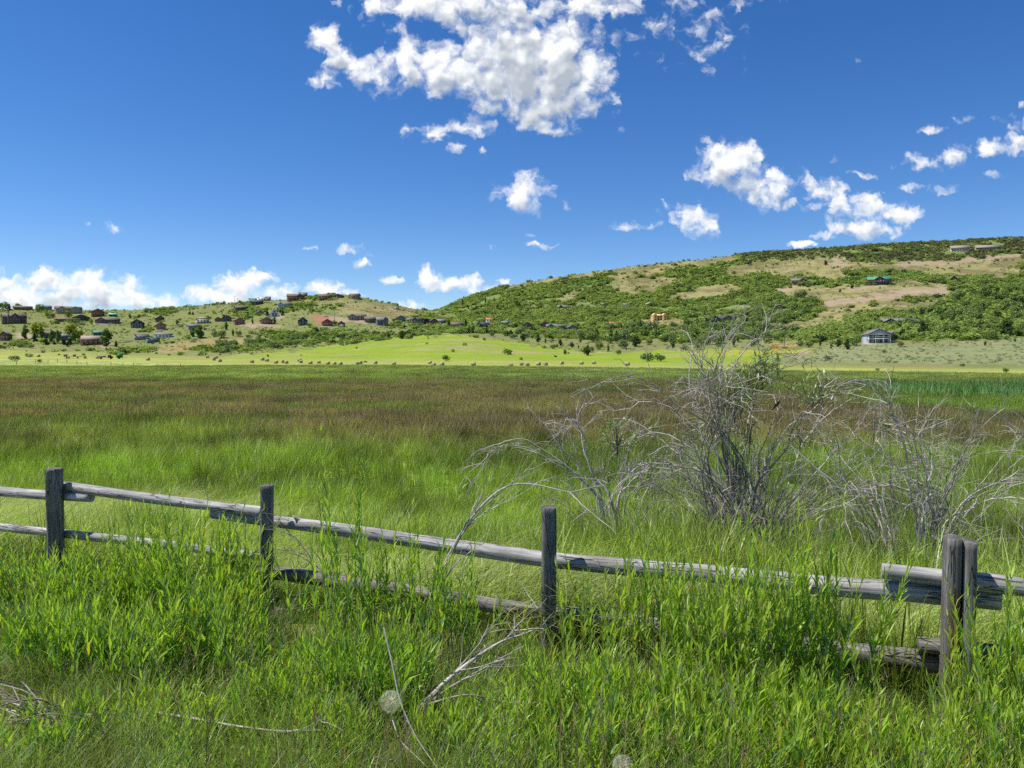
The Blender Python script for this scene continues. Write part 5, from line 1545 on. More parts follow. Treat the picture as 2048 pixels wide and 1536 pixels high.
# ------------------------------------------------------------------ seed heads
M_PAPP = leafy('seed_down', colour=(.88, .85, .78), trans=.5, gloss=0, var=.25)
M_CORE = plain('seed_core', (.42, .22, .17), .8, .2, 40)
def seed_head(px, py, dpx, Y, label, foot):
    c = at(px, py, Y); R_ = dpx * Y / F / 2; rl = np.random.default_rng(int(px))
    g = at(foot[0], foot[1], Y + .05); g[2] = float(height(g[:1], g[1:2])[0])
    root = empty('seed_head', g); A = Acc()
    A.tube(resample([np.zeros(3), (c - g) * .5 + np.array([.03, 0, 0]), c - g], 10), np.linspace(.0035, .0028, 10), 6)
    link('stem', A.mesh('stem', [M_STEM]), root)
    A = Acc(); n = 105; i = np.arange(n); ph = np.arccos(1 - 2 * (i + .5) / n); th = i * 2.39996
    D = np.stack([np.cos(th) * np.sin(ph), np.sin(th) * np.sin(ph), np.cos(ph)], 1) + rl.normal(0, .05, (n, 3))
    D /= np.linalg.norm(D, axis=1)[:, None]
    for d in D:
        a = np.cross(d, rl.normal(0, 1, 3)); a /= np.linalg.norm(a); b = np.cross(d, a)
        o = d * R_ * .18; e = d * R_ * rl.uniform(.68, .8)
        A.tube([o, e], [.0006, .0003], 3, False)
        V = [e]; Tt = []
        for k in range(9):
            q = k * 6.283 / 9 + rl.uniform(0, .3); w = (a * math.cos(q) + b * math.sin(q)); tp = e + d * R_ * .17 + w * R_ * .26; sd = np.cross(w, d) * R_ * .008
            V += [tp + sd, tp - sd]; Tt.append((0, 2 * k + 1, 2 * k + 2))
        A.add(V, None, Tt)
    b_ = link('seed_ball', A.mesh('seed_ball', [M_PAPP]), root, tuple(c - g))
    A = Acc()
    for d in D[::2]:
        A.tube([d * R_ * .03, d * R_ * .2], [.0016, .0007], 4)
    link('seeds', A.mesh('seeds', [M_CORE]), b_)
    tag(root, label, 'seed head')
seed_head(781, 1403, 46, 3.35, 'round fluffy whitish seed head of a weed in the lower centre', (800, 1540))
seed_head(1246, 1532, 46, 3.2, 'fluffy whitish seed head cut by the bottom picture edge', (1246, 1700))
# ------------------------------------------------------------------ houses of the far slopes
WALL = {'brown': (.105, .070, .048), 'dark': (.040, .036, .033), 'red': (.20, .075, .045), 'tan': (.30, .235, .165), 'grey': (.20, .195, .185), 'white': (.72, .72, .70),
        'slate': (.105, .130, .150), 'blue': (.33, .37, .41), 'rust': (.30, .13, .07), 'green': (.20, .23, .19), 'ply': (.62, .36, .15), 'log': (.24, .13, .07), 'beige': (.40, .34, .27)}
ROOF = {'brown': (.13, .105, .085), 'grey': (.155, .15, .15), 'dark': (.07, .07, .075), 'tan': (.25, .205, .16), 'red': (.42, .13, .09), 'teal': (.13, .42, .33), 'white': (.72, .72, .72), 'green': (.06, .25, .165), 'pale': (.36, .35, .34), 'blue': (.22, .40, .58), 'ply': (.68, .42, .18)}
MW = {k: plain('%s_siding' % k, tuple(min(.8, v * 1.35) for v in c), .85, .16, 1.6, 0, stretch=(.4, .4, 6)) for k, c in WALL.items()}
MR = {k: plain('%s_roofing' % k, tuple(min(.8, v * 1.15) for v in c), .8, .2, 2.5, 0) for k, c in ROOF.items()}
M_GLASS = plain('window_glass', (.10, .14, .19), .12, .3, .6, spec=.8)
M_TRIM = plain('white_trim', (.70, .69, .66), .7, .1)
M_STONE = plain('chimney_stone', (.22, .20, .18), .9, .3, 3)
M_CONC = plain('pale_concrete', (.48, .43, .38), .9, .15)

def prism(A, x0, x1, y0, y1, he, hr, along='y', m=0):
    """gabled wall block; ridge along x or y"""
    if along == 'y':
        xm = (x0 + x1) / 2
        V = [(x0,y0,-1.5),(x1,y0,-1.5),(x1,y0,he),(xm,y0,hr),(x0,y0,he),(x0,y1,-1.5),(x1,y1,-1.5),(x1,y1,he),(xm,y1,hr),(x0,y1,he)]
        A.add(V, [(0,1,2,4),(5,9,7,6),(0,4,9,5),(1,6,7,2)], [(4,2,3),(9,8,7)], m)
    else:
        ym = (y0 + y1) / 2
        V = [(x0,y0,-1.5),(x0,y1,-1.5),(x0,y1,he),(x0,ym,hr),(x0,y0,he),(x1,y0,-1.5),(x1,y1,-1.5),(x1,y1,he),(x1,ym,hr),(x1,y0,he)]
        A.add(V, [(0,4,2,1),(5,6,7,9),(0,5,9,4),(1,2,7,6)], [(4,3,2),(9,7,8)], m)
def slab(A, a, b, c, d, th):
    """a roof slab: four corners of its underside, thickened upward"""
    V = np.array([a, b, c, d], float); n = np.cross(V[1] - V[0], V[3] - V[0]); n /= np.linalg.norm(n); n = n if n[2] > 0 else -n
    V = np.concatenate([V + n * .02, V + n * th])
    A.add(V, [(0,3,2,1),(4,5,6,7),(0,1,5,4),(1,2,6,5),(2,3,7,6),(3,0,4,7)])
def gable_roof(A, x0, x1, y0, y1, he, hr, along='y', ov=.5, th=.28):
    if along == 'y':
        xm = (x0 + x1) / 2; k = (hr - he) / (xm - x0); dz = ov * k
        slab(A, (x0-ov,y0-ov,he-dz),(xm,y0-ov,hr),(xm,y1+ov,hr),(x0-ov,y1+ov,he-dz),th)
        slab(A, (x1+ov,y0-ov,he-dz),(xm,y0-ov,hr),(xm,y1+ov,hr),(x1+ov,y1+ov,he-dz),th)
    else:
        ym = (y0 + y1) / 2; k = (hr - he) / (ym - y0); dz = ov * k
        slab(A, (x0-ov,y0-ov,he-dz),(x0-ov,ym,hr),(x1+ov,ym,hr),(x1+ov,y0-ov,he-dz),th)
        slab(A, (x0-ov,y1+ov,he-dz),(x0-ov,ym,hr),(x1+ov,ym,hr),(x1+ov,y1+ov,he-dz),th)

def house(px, py, wpx, hpx, style, wall, roof, label, yaw=0.0, opt='', cat='house', name='house', dep=None):
    p = hit(px, py, 200); Y = p[1]; w = wpx * .92 * Y / F; H = hpx * .92 * Y / F
    d = dep or min(max(w * .7, 5.5), 11)
    root = empty(name, p, -math.atan2(p[0], p[1]) + yaw); tag(root, label, cat)
    x0, x1 = -w / 2, w / 2; y0, y1 = 0.0, d
    A = Acc(); Rf = Acc(); wins = []; two = H > 5.4
    def win(x, z, ww, hh, y=0.0): wins.append((x, z, ww, hh, y))
    def row(xa, xb, z, hh, y, step=2.4, ww=1.15):
        n = max(1, int((xb - xa) / step))
        for i in range(n): win(xa + (i + .5) * (xb - xa) / n, z, ww, hh, y)
    if style == 'F':
        he = H * .58; prism(A, x0, x1, y0, y1, he, H, 'y'); gable_roof(Rf, x0, x1, y0, y1, he, H, 'y')
        row(x0 + .3, x1 - .3, he * (.72 if two else .55), 1.3, 0)
        if two: row(x0 + .3, x1 - .3, he * .27, 1.3, 0)
        win(0, he + (H - he) * .30, min(2.0, w * .2), (H - he) * .45, 0)
    elif style in ('S', 'X', 'XX', 'XL', 'XR'):
        he = H * .60; hr = H if style == 'S' else H * .97
        prism(A, x0, x1, y0, y1, he, hr, 'x'); gable_roof(Rf, x0, x1, y0, y1, he, hr, 'x')
        gs = {'S': [], 'X': [(0, .46)], 'XX': [(-.26, .36), (.24, .40)], 'XL': [(-.24, .44)], 'XR': [(.24, .44)]}[style]
        for ox, fw in gs:
            cx = ox * w; gw = fw * w; pr = 1.6
            hg = H * (1.0 if 'X' != style[-1] else .98) + .15
            prism(A, cx - gw / 2, cx + gw / 2, y0 - pr, y0 + d * .5, he * .96, hg - .25, 'y'); gable_roof(Rf, cx - gw / 2, cx + gw / 2, y0 - pr, y0 + d * .48, he * .96, hg - .25, 'y', .45, .24)
            row(cx - gw / 2 + .2, cx + gw / 2 - .2, he * .68 if two else he * .5, 1.4, -pr, 1.9)
            if two: row(cx - gw / 2 + .2, cx + gw / 2 - .2, he * .25, 1.4, -pr, 1.9)
            win(cx, he + (hg - he) * .22, min(1.8, gw * .3), (hg - he) * .42, -pr)
        z = he * .68 if two else he * .52
        edges = sorted([x0] + [v for ox, fw in gs for v in ((ox - fw / 2) * w, (ox + fw / 2) * w)] + [x1])
        for i in range(0, len(edges), 2):
            if edges[i + 1] - edges[i] > 1.6:
                row(edges[i] + .2, edges[i + 1] - .2, z, 1.2, 0)
                if two: row(edges[i] + .2, edges[i + 1] - .2, he * .26, 1.2, 0)
    elif style == 'H':
        he = H * .62; A.box(x0, x1, y0, y1, -1.5, he)
        ov = .6; b = d / 2; a0, a1, b0, b1 = x0 - ov, x1 + ov, y0 - ov, y1 + ov; ym = (y0 + y1) / 2
        V = [(a0,b0,he),(a1,b0,he),(a1,b1,he),(a0,b1,he),(a0 + b, ym, H),(a1 - b, ym, H)]
        Rf.add(V, [(0,1,5,4),(2,3,4,5),(0,3,2,1)], [(1,2,5),(3,0,4)])
        row(x0 + .3, x1 - .3, he * (.72 if two else .5), 1.25, 0)
        if two: row(x0 + .3, x1 - .3, he * .26, 1.25, 0)
    elif style == 'A':
        prism(A, x0, x1, y0, y1, H * .12, H, 'y'); gable_roof(Rf, x0, x1, y0, y1, H * .12, H, 'y', .5, .3)
        win(-w * .12, H * .28, w * .16, H * .28, 0); win(w * .12, H * .28, w * .16, H * .28, 0); win(0, H * .62, w * .16, H * .18, 0)
    elif style == 'B':       # flat or single pitch block
        A.box(x0, x1, y0, y1, -1.5, H * .84); slab(Rf, (x0-.4,y0-.5,H*.84),(x1+.4,y0-.5,H*.84),(x1+.4,y1+.5,H*.97),(x0-.4,y1+.5,H*.97),.3)
        A.box(x0 + .02, x1 - .02, y1 - .3, y1 - .05, H * .5, H * .94)
        row(x0 + .3, x1 - .3, H * .45, 1.2, 0)
    link('wall', A.mesh('wall', [MW[wall]]), root)
    rf = link('roof', Rf.mesh('roof', [MR[roof]]), root)
    if 'g' in opt:           # big gable glazing: taller panes
        wins = [(x, z, ww * 1.25, hh * 1.35, y) for x, z, ww, hh, y in wins]
    for x, z, ww, hh, y in wins:
        B = Acc(); B.box(-ww / 2, ww / 2, -.06, .05, -hh / 2, hh / 2)
        wo = link('window', B.mesh('window', [M_GLASS]), root, (x, y, z))
        if 't' in opt:
            B = Acc(); t_ = .13
            B.box(-ww/2-t_, ww/2+t_, -.09, .04, hh/2, hh/2+t_); B.box(-ww/2-t_, ww/2+t_, -.09, .04, -hh/2-t_, -hh/2)
            B.box(-ww/2-t_, -ww/2, -.09, .04, -hh/2, hh/2); B.box(ww/2, ww/2+t_, -.09, .04, -hh/2, hh/2)
            link('frame', B.mesh('frame', [M_TRIM]), wo)
    if 'c' in opt:
        B = Acc(); cx = w * .28; B.box(cx - .5, cx + .5, d * .35, d * .35 + .9, H * .5, H * 1.12); B.box(cx - .6, cx + .6, d * .35 - .1, d * .35 + 1.0, H * 1.12, H * 1.17)
        link('chimney', B.mesh('chimney', [M_STONE]), rf)
    if 'C' in opt:
        B = Acc(); cx = -w * .28; B.box(cx - .9, cx + .9, -.8, .0, -1, H * 1.04); B.box(cx - 1, cx + 1, -.9, .1, H * 1.04, H * 1.08)
        link('chimney', B.mesh('chimney', [M_STONE]), root)
    if 'd' in opt:           # deck with railing
        B = Acc(); z = H * .34 if two else .5
        B.box(x0 - .4, x1 + .4, -3.6, -1.75, z - .2, z)
        for x in np.linspace(x0, x1, 5): B.box(x - .1, x + .1, -3.5, -3.3, -1.5, z + 1.0)
        B.box(x0 - .4, x1 + .4, -3.48, -3.38, z + .95, z + 1.05)
        link('deck', B.mesh('deck', [MW['log']]), root)
    if 'p' in opt:           # porch with roof
        B = Acc(); slab(B, (x0 - .3, -2.6, H * .40), (x1 + .3, -2.6, H * .40), (x1 + .3, -.02, H * .50), (x0 - .3, -.02, H * .50), .2)
        for x in np.linspace(x0 + .1, x1 - .1, 4): B.box(x - .12, x + .12, -2.45, -2.2, -1.5, H * .40)
        link('porch', B.mesh('porch', [MW['dark']]), root)
    if 'G' in opt:
        B = Acc(); B.box(-1.9, 1.9, -.08, .06, 0, 2.3); link('garage_door', B.mesh('garage_door', [M_TRIM]), root, (0, -.02, 0))
    if 'b' in opt:
        B = Acc(); B.box(x0 - 1, x1 + 1, -5, -.1, -2.2, .02); link('forecourt', B.mesh('forecourt', [M_CONC]), root)
    return root

HOUSES = [
 # left village, upper rows
 (30,647,44,23,'X','brown','brown','big dark brown house with tall gable windows and chimney at far left',.15,'gC'),
 (8,681,20,20,'F','brown','brown','brown gabled cabin cut by the left picture edge',-.5,'d'),
 (47,620,34,9,'S','red','brown','long low red brown house on the skyline at far left',.1,''),
 (96,621,15,11,'S','grey','grey','small grey brown house half behind the ridge trees at left',.3,''),
 (138,627,50,16,'XX','tan','brown','wide tan house with twin gables on the ridge',.1,'t'),
 (196,633,25,17,'F','red','brown','dark red gabled log house with balcony near the teal roofed shed',.0,'d'),
 (226,633,16,7,'S','dark','teal','small dark shed with teal metal roof',.0,''),
 (130,643,36,8,'S','red','brown','long low red brown garage left of the dark porch house',.05,''),
 (163,643,32,15,'F','brown','brown','gabled brown house with a dark full width porch',.05,'p'),
 (214,648,46,14,'XL','brown','brown','sprawling brown house with gabled wing and grey drive',-.1,'b'),
 (274,656,24,19,'F','dark','dark','black gabled house alone on the slope',-.2,'t'),
 (321,643,16,13,'F','brown','grey','small grey brown house above the red cabin',.3,''),
 (322,660,19,18,'F','rust','brown','red brown gabled cabin with pale yard, left of the tan hip roofed house',.1,'b'),
 (406,647,26,15,'H','beige','tan','tan two storey house with hipped roof',.1,''),
 (437,643,15,9,'F','rust','brown','small rust red garage beside the dark brown gabled house',.0,''),
 (454,643,19,14,'F','brown','brown','dark brown gabled house right of the small rust garage',.1,''),
 (480,649,21,15,'F','rust','brown','rust red log cabin with glazed gable',.25,'g'),
 (388,659,22,12,'S','grey','grey','grey house behind the broad grove',.2,''),
 # left village, lower row
 (106,676,32,16,'X','brown','brown','brown gabled house behind the slim lawn trees',.1,''),
 (128,681,16,14,'S','grey','grey','grey roofed house corner between lawn trees',.1,''),
 (183,690,40,20,'S','brown','tan','big brown house with overhanging roof and balcony beside the cottonwood',-.1,'d'),
 (197,671,18,10,'S','brown','green','brown cottage with grey green roof behind the balcony house',.2,''),
 (284,679,28,12,'B','grey','grey','grey flat roofed house in the lower village',.1,''),
 (327,675,35,10,'S','white','grey','long white building with grey roof',.0,''),
 (308,685,24,11,'B','slate','dark','dark low house with blue stripes in the lower village',.2,''),
 # knoll
 (506,608,16,13,'B','green','green','grey green block house at the left of the knoll',.1,''),
 (514,610,22,11,'S','dark','dark','dark house below the grey green block house',-.1,''),
 (524,599,16,10,'B','white','white','white house behind the grey green block house on the knoll',.1,''),
 (537,598,10,10,'B','tan','tan','tan end block right of the white knoll house',.1,''),
 (592,601,34,15,'XR','brown','brown','large brown house with several roofs on top of the knoll',.1,'d'),
 (607,595,17,12,'B','tan','tan','unfinished tan upper house at the very top of the knoll',.2,''),
 (650,599,26,12,'S','brown','brown','brown house with overhanging roof on the knoll crest',-.1,'d'),
 (676,596,18,9,'F','brown','tan','small brown gabled house between two crest houses',-.3,''),
 (707,597,22,11,'S','grey','brown','grey house with stilts at the right end of the knoll crest',-.3,'d'),
 (568,616,28,13,'XL','white','grey','white house with grey roof below the knoll top',.0,''),
 (483,623,24,13,'S','brown','brown','brown house among scrub left of the knoll',.2,''),
 (549,634,22,19,'A','white','grey','white and blue steep gabled house between dark trees',.1,'gc'),
 (521,629,12,9,'F','grey','grey','small pale grey house left of the steep gabled house',.2,''),
 # middle rows
 (534,649,24,16,'F','log','dark','log house with dark roof and pale terrace',.2,'db'),
 (606,651,19,18,'F','dark','dark','black gabled house above the creek belt',.1,'t'),
 (655,653,22,16,'F','red','brown','red log house with dark red roof',.1,'db'),
 (683,654,14,13,'F','red','red','small red garage with white door',-.05,'G'),
 (714,640,40,13,'XL','tan','brown','long tan house with blue roofed wing on the pink road',.05,''),
 (742,646,26,14,'S','brown','brown','brown house right of the long tan house',.05,''),
 (765,651,24,19,'XR','slate','grey','grey house with big gable window at the right of the brown house',.15,'g'),
 (802,644,18,14,'F','slate','dark','blue grey gabled house in the saddle',.2,'t'),
 (820,645,13,10,'S','slate','grey','low grey wing beside the blue grey gabled house',.0,''),
 (835,648,25,15,'XL','slate','dark','dark slate house with deck in the saddle',.1,'d'),
 (853,646,16,10,'F','dark','dark','dark garage right of the slate house',.1,''),
 (868,649,15,13,'F','red','brown','dark red cabin in the saddle',.2,''),
 (883,649,17,12,'S','slate','grey','grey blue house touching the dark red cabin',.0,''),
 (914,657,24,14,'S','dark','brown','dark cabin between two slim trees',.0,'p'),
 (791,618,15,5,'B','beige','tan','flat tan house on the distant saddle',.0,''),
 (964,657,28,14,'XL','dark','dark','black cabin with white trimmed porch',.0,'pt'),
 (982,645,20,10,'S','white','red','white cottage with terracotta roof',.1,''),
 (1013,653,21,12,'XR','slate','grey','slate house with cross gable at the foot of the wooded hill',.0,'t'),
 (1055,658,20,15,'F','red','brown','dark red house with tall glazed gable, left of its twin',.1,'g'),
 (1090,657,19,16,'F','red','brown','dark red house with tall glazed gable, right of its twin',.1,'g'),
 (1111,660,39,13,'XL','slate','grey','long house with grey roof in front of the red gabled twin',.0,''),
 (1145,661,19,12,'F','slate','grey','grey gabled house right of the long grey roof',.3,''),
 # wooded hill
 (1127,622,24,13,'XL','dark','grey','dark hill house with several grey roofs in the woods',.1,'d'),
 (1102,618,13,5,'S','dark','grey','low grey roof left of the dark hill house',.0,''),
 (1210,612,17,7,'S','dark','grey','grey roof low in the woods, leftmost of three',.1,''),
 (1257,613,23,7,'XR','slate','grey','grey double roof in the woods, middle of three',.1,''),
 (1304,612,20,8,'F','dark','pale','dark house with pale roof in the woods, rightmost of three',.5,''),
 (1202,624,16,4,'S','tan','tan','flat tan roof sunk in the woods',.0,''),
 (1230,653,24,10,'S','dark','red','dark house with bright red metal roof',.0,''),
 (1444,648,58,19,'XX','brown','dark','wide brown house with dark twin gabled roof in the scrub',.1,'t'),
 (1598,568,31,13,'XR','log','grey','log house with grey roof high on the tan slope',.1,'d'),
 (1759,569,47,18,'X','dark','green','large house with bright green metal roof on the hillside',.1,'gd'),
 (1908,565,27,15,'A','brown','brown','steep roofed brown cabin high among the oaks at right',.3,''),
 (1921,504,36,15,'S','beige','tan','cream house on the skyline at upper right',.15,'t'),
 (1976,503,45,15,'S','tan','tan','long windowless looking tan barn on the skyline right of the cream house',.2,''),
 (1798,652,64,17,'XX','brown','grey','large brown house with long grey roof at right above the blue house',.1,''),
]
for e in HOUSES: house(*e)

def blue_house():
    p = hit(1756, 686, 200); Y = p[1]; s = Y / F; w = 42 * s; H = 28 * s
    root = empty('house', p, -math.atan2(p[0], p[1]) + .25)
    tag(root, 'pale blue house with white two storey columned porch under a front gable', 'house')
    A = Acc(); Rf = Acc(); he = H * .62; x0, x1, d = -w / 2, w / 2, w * 1.0
    prism(A, x0, x1, 0, d, he, H, 'y'); prism(A, x0, x1, -2.6, -2.3, he, H, 'y')
    A2 = Acc()
    V = [(x0, -2.6, he), (x1, -2.6, he), (0, -2.6, H), (x0, -2.3, he), (x1, -2.3, he), (0, -2.3, H)]
    A2.add(V, [(0, 3, 4, 1), (0, 2, 5, 3), (1, 4, 5, 2)], [(0, 1, 2), (3, 5, 4)])
    B = Acc(); prism(B, x0, x1, 0, d, he, H, 'y')
    link('wall', B.mesh('wall', [MW['blue']]), root); link('gable', A2.mesh('gable', [MW['blue']]), root)
    gable_roof(Rf, x0, x1, -2.7, d, he, H, 'y', .45, .3); prism_w = Acc()
    prism(Rf, x1 * .2, x1 + 3.4, d * .35, d * .35 + 5.5, he * .9, H * .93, 'x') if False else None
    link('roof', Rf.mesh('roof', [MR['grey']]), root)
    W2 = Acc(); prism(W2, x1, x1 + 3.6, d * .3, d * .95, he * .8, H * .85, 'x'); R2 = Acc(); gable_roof(R2, x1, x1 + 3.6, d * .3, d * .95, he * .8, H * .85, 'x', .4, .25)
    wg = link('wing', W2.mesh('wing', [MW['blue']]), root); link('wing_roof', R2.mesh('wing_roof', [MR['grey']]), wg)
    C = Acc()
    for x in (x0 + .25, x0 + w * .33, x1 - w * .33, x1 - .25): C.box(x - .17, x + .17, -2.62, -2.28, -1.0, he)
    for k, x in enumerate((x0 + .25, x0 + w * .33, x1 - w * .33, x1 - .25)):
        Cc = Acc(); Cc.box(-.17, .17, -.17, .17, -1.0, he - .25); link('column', Cc.mesh('column', [M_TRIM]), root, (x, -2.45, 0))
    D = Acc(); D.box(x0, x1, -2.7, -.01, he * .44, he * .52); D.box(x0, x1, -2.66, -2.24, he - .25, he + .02); D.box(x0, x1, -2.7, -2.62, he * .52 + .8, he * .52 + .9)
    for x in np.linspace(x0 + .3, x1 - .3, 16): D.box(x - .03, x + .03, -2.69, -2.63, he * .52, he * .52 + .8)
    link('balcony', D.mesh('balcony', [M_TRIM]), root)
    for z in (he * .25, he * .74):
        for x in np.linspace(x0 + 1.4, x1 - 1.4, 4):
            W = Acc(); W.box(-.62, .62, -.06, .04, -.75, .75); wo = link('window', W.mesh('window', [M_GLASS]), root, (x, 0, z))
            T_ = Acc(); T_.box(-.76, .76, -.09, .03, .75, .88); T_.box(-.76, .76, -.09, .03, -.88, -.75); link('frame', T_.mesh('frame', [M_TRIM]), wo)
    E = Acc(); E.box(x0 - 1, x1 + 1, -4.5, -.02, -2.0, -.3); link('stone_wall', E.mesh('stone_wall', [M_CONC]), root)
blue_house()

def plywood_house():
    p = hit(1320, 641, 200); s = p[1] / F; w = 29 * s; H = 15 * s
    root = empty('unfinished_house', p, -math.atan2(p[0], p[1]) + .25); tag(root, 'unfinished orange plywood house with dark panels as window holes in the scrub', 'house')
    d = 8.0; he = H * .66
    for nm, x0, x1, al in (('wall', -w / 2, -w * .18, 'y'), ('wall', w * .18, w / 2, 'y'), ('wall', -w * .18, w * .18, 'x')):
        A = Acc(); prism(A, x0, x1, 0 if al == 'y' else 1.2, d, he, H * (.98 if al == 'y' else .86), al); link(nm, A.mesh(nm, [MW['ply']]), root)
        R_ = Acc(); gable_roof(R_, x0, x1, 0 if al == 'y' else 1.2, d, he, H * (.98 if al == 'y' else .86), al, .15 if al == 'y' else .0, .15); link('roof', R_.mesh('roof', [MR['ply']]), root)
    for x in (-w * .34, w * .34):
        for z in (he * .25, he * .75):
            W = Acc(); W.box(-.6, .6, -.05, .05, -.7, .7); link('window', W.mesh('window', [MW['dark']]), root, (x, 0, z))  # solid dark panel stands in for the unlit inside of an open hole
    for x in (-w * .09, w * .09):
        for z in (he * .25, he * .75):
            W = Acc(); W.box(-.8, .8, -.05, .05, -.8, .8); link('window', W.mesh('window', [MW['dark']]), root, (x, 1.2, z))  # again a dark panel, painting the darkness of an empty opening
plywood_house()

def lumber_frame():
    p = hit(1567, 698, 150); s = p[1] / F; w = 50 * s; H = 10.5 * s
    root = empty('timber_framework', p, -math.atan2(p[0], p[1])); tag(root, 'low open house frame of fresh orange lumber at the edge of the meadow', 'frame')
    for y in (0.0, 4.5, 8.5):
        A = Acc(); n = 22
        for x in np.linspace(-w / 2, w / 2, n): A.box(x - .06, x + .06, y - .05, y + .05, -.4, H * .92)
        A.box(-w / 2, w / 2, y - .07, y + .07, H * .92, H); A.box(-w / 2, w / 2, y - .07, y + .07, -.1, .05)
        if y > 0:
            A.box(-w * .5, -w * .2, y + .08, y + .14, 0, H * .9)
        link('stud_wall', A.mesh('stud_wall', [MW['ply']]), root)
    A = Acc()
    for k in range(9):
        x = -w / 2 + (k + .5) * w / 9; A.box(x - .05, x + .05, 0.1, 8.4, H + .01, H + .22)
    link('joists', A.mesh('joists', [MW['ply']]), root)
lumber_frame()
# ------------------------------------------------------------------ hay bales
def hay_mat():
    m, t = new_mat('dry_hay')
    o = t.n('ShaderNodeTexCoord').outputs['Object']
    n = t.noise(t.n('ShaderNodeMapping', {'Vector': o, 'Scale': (6, 1.2, 6)}).outputs[0], 3.0, 5, .65)
    p = t.n('ShaderNodeBsdfPrincipled', {'Base Color': t.ramp(n, [(.3, (.24, .20, .11)), (.7, (.48, .42, .26))]), 'Roughness': .95, 'Specular IOR Level': .05})
    t.set(p, 'Normal', t.n('ShaderNodeBump', {'Height': n, 'Strength': .8, 'Distance': .05}))
    t.n('ShaderNodeOutputMaterial', {'Surface': p.outputs[0]})
    return m
M_HAY = hay_mat()
def bale_mesh():
    """a round bale lying on its curved side, axis along x"""
    n = 22; A = Acc(); xs = [-.78, -.76, -.70, -.35, 0, .35, .70, .76, .78]; rs = [.45, .66, .74, .77, .78, .77, .74, .66, .45]
    V, Q, T = tube([(x, 0, 0) for x in xs], rs, n, True)
    k = 1 + .05 * (fbm(V[:, 0] * 4 + 9, np.arctan2(V[:, 2], V[:, 1]) * 3, 3) - .5)
    V[:, 1] *= k; V[:, 2] *= k; V[:, 2] = np.maximum(V[:, 2], -.66) + .66
    A.add(V, Q, T); return A.mesh('hay_bale', [M_HAY], True)
BALE = bale_mesh()
BALES = [(60,714),(77,714),(170,717),(195,717),(296,721),(415,716),(432,717),(428,721),(440,724),(504,726),(525,721),(534,723),(552,727),(566,726),(573,727.5),(599,723),(602,726),(621,728),(638,727),(656,729),(669,730),(681,730),
 (715,729),(721,728),(751,728),(788,730),(860,728),(867,733),(884,731.5),(947,731),(1021,734),(1043,731),(1055,732),(1077,731),(1091,731),(1124,729),(1163,729),(1188,728),(1255,731)]
MARKS = [(238, 'green baler'), (706, 'leaning meadow post'), (893, 'solitary round bush'), (1174, 'lone black juniper'), (1308, 'wide dark bush')]
ORD = ['nearest', 'second', 'third', 'fourth', 'fifth', 'sixth', 'seventh', 'eighth', 'ninth', 'tenth', 'eleventh', 'twelfth', 'thirteenth', 'fourteenth', 'fifteenth', 'sixteenth', 'seventeenth']
def bale_label(px):
    mx, nm = min(MARKS, key=lambda q: abs(q[0] - px)); sd = 'left' if px < mx else 'right'
    same = sorted([b[0] for b in BALES if min(MARKS, key=lambda q: abs(q[0] - b[0]))[0] == mx and (b[0] < mx) == (px < mx)], key=lambda b: abs(b - mx))
    return 'round hay bale on the mown strip, %s bale %s of the %s' % (ORD[same.index(px)], sd, nm)
for i, (px, py) in enumerate(BALES):
    p = hit(px, py, 180); o = link('hay_bale', BALE, None, (p[0], p[1], p[2] - .03), rng.normal(-.5, .5))
    k = min(1.12, max(.9, 7.6 * p[1] / F / 1.56)); k *= .9; o.scale = (k, k, k)
    tag(o, bale_label(px), 'hay bale', 'round hay bales on the mown strip')

# ------------------------------------------------------------------ farm vehicles and cars
M_TYRE = plain('tyre_rubber', (.02, .02, .02), .9, .2)
M_GREEN = plain('green_paint', (.02, .16, .05), .45, .15); M_DKRED = plain('dark_red_paint', (.16, .03, .03), .4, .15); M_BLUEP = plain('blue_paint', (.03, .22, .55), .35, .1)
M_WHITEP = plain('white_paint', (.75, .75, .75), .4, .06); M_SILV = plain('silver_paint', (.45, .46, .48), .35, .08); M_RUSTY = plain('rusty_steel', (.32, .16, .11), .8, .3, 5)
def wheel(root, x, y, r, wd=.3):
    A = Acc(); V, Q, T = tube([(0, -wd / 2, 0), (0, -wd * .35, 0), (0, wd * .35, 0), (0, wd / 2, 0)], [r * .9, r, r, r * .9], 16); A.add(V, Q, T)
    link('wheel', A.mesh('wheel', [M_TYRE]), root, (x, y, r))
def profile_body(name, prof, wd, mat, root, loc=(0, 0, 0)):
    """a side profile (x,z) given depth and slightly narrowed upward"""
    n = len(prof); zm = max(z for x, z in prof); A = Acc()
    V = [(x, s * wd / 2 * (1 - .14 * max(0, z / zm - .5) * 2), z) for s in (-1, 1) for x, z in prof]
    A.add(V, [(i, (i + 1) % n, n + (i + 1) % n, n + i) for i in range(n)], [(0, i + 1, i) for i in range(1, n - 1)] + [(n, n + i, n + i + 1) for i in range(1, n - 1)])
    return link(name, A.mesh(name, [mat]), root, loc)
def car(px, py, mat, label, rz=0.0, cat='car'):
    p = hit(px, py, 200); root = empty('parked_car', p, -math.atan2(p[0], p[1]) + rz); tag(root, label, cat)
    profile_body('body', [(-2.2, .35), (2.2, .35), (2.25, .8), (1.2, 1.0), (-1.9, 1.0), (-2.25, .8)], 1.8, mat, root)
    profile_body('cabin', [(-1.7, .99), (1.1, .99), (.45, 1.5), (-1.3, 1.5)], 1.66, M_GLASS, root)
    for x in (-1.4, 1.4):
        for y in (-.8, .8): wheel(root, x, y, .34, .22)
car(387, 684, M_BLUEP, 'bright blue car on the golden pasture', .1)
car(652, 633, M_WHITEP, 'white car on the pink road above the red earth cut', .3)
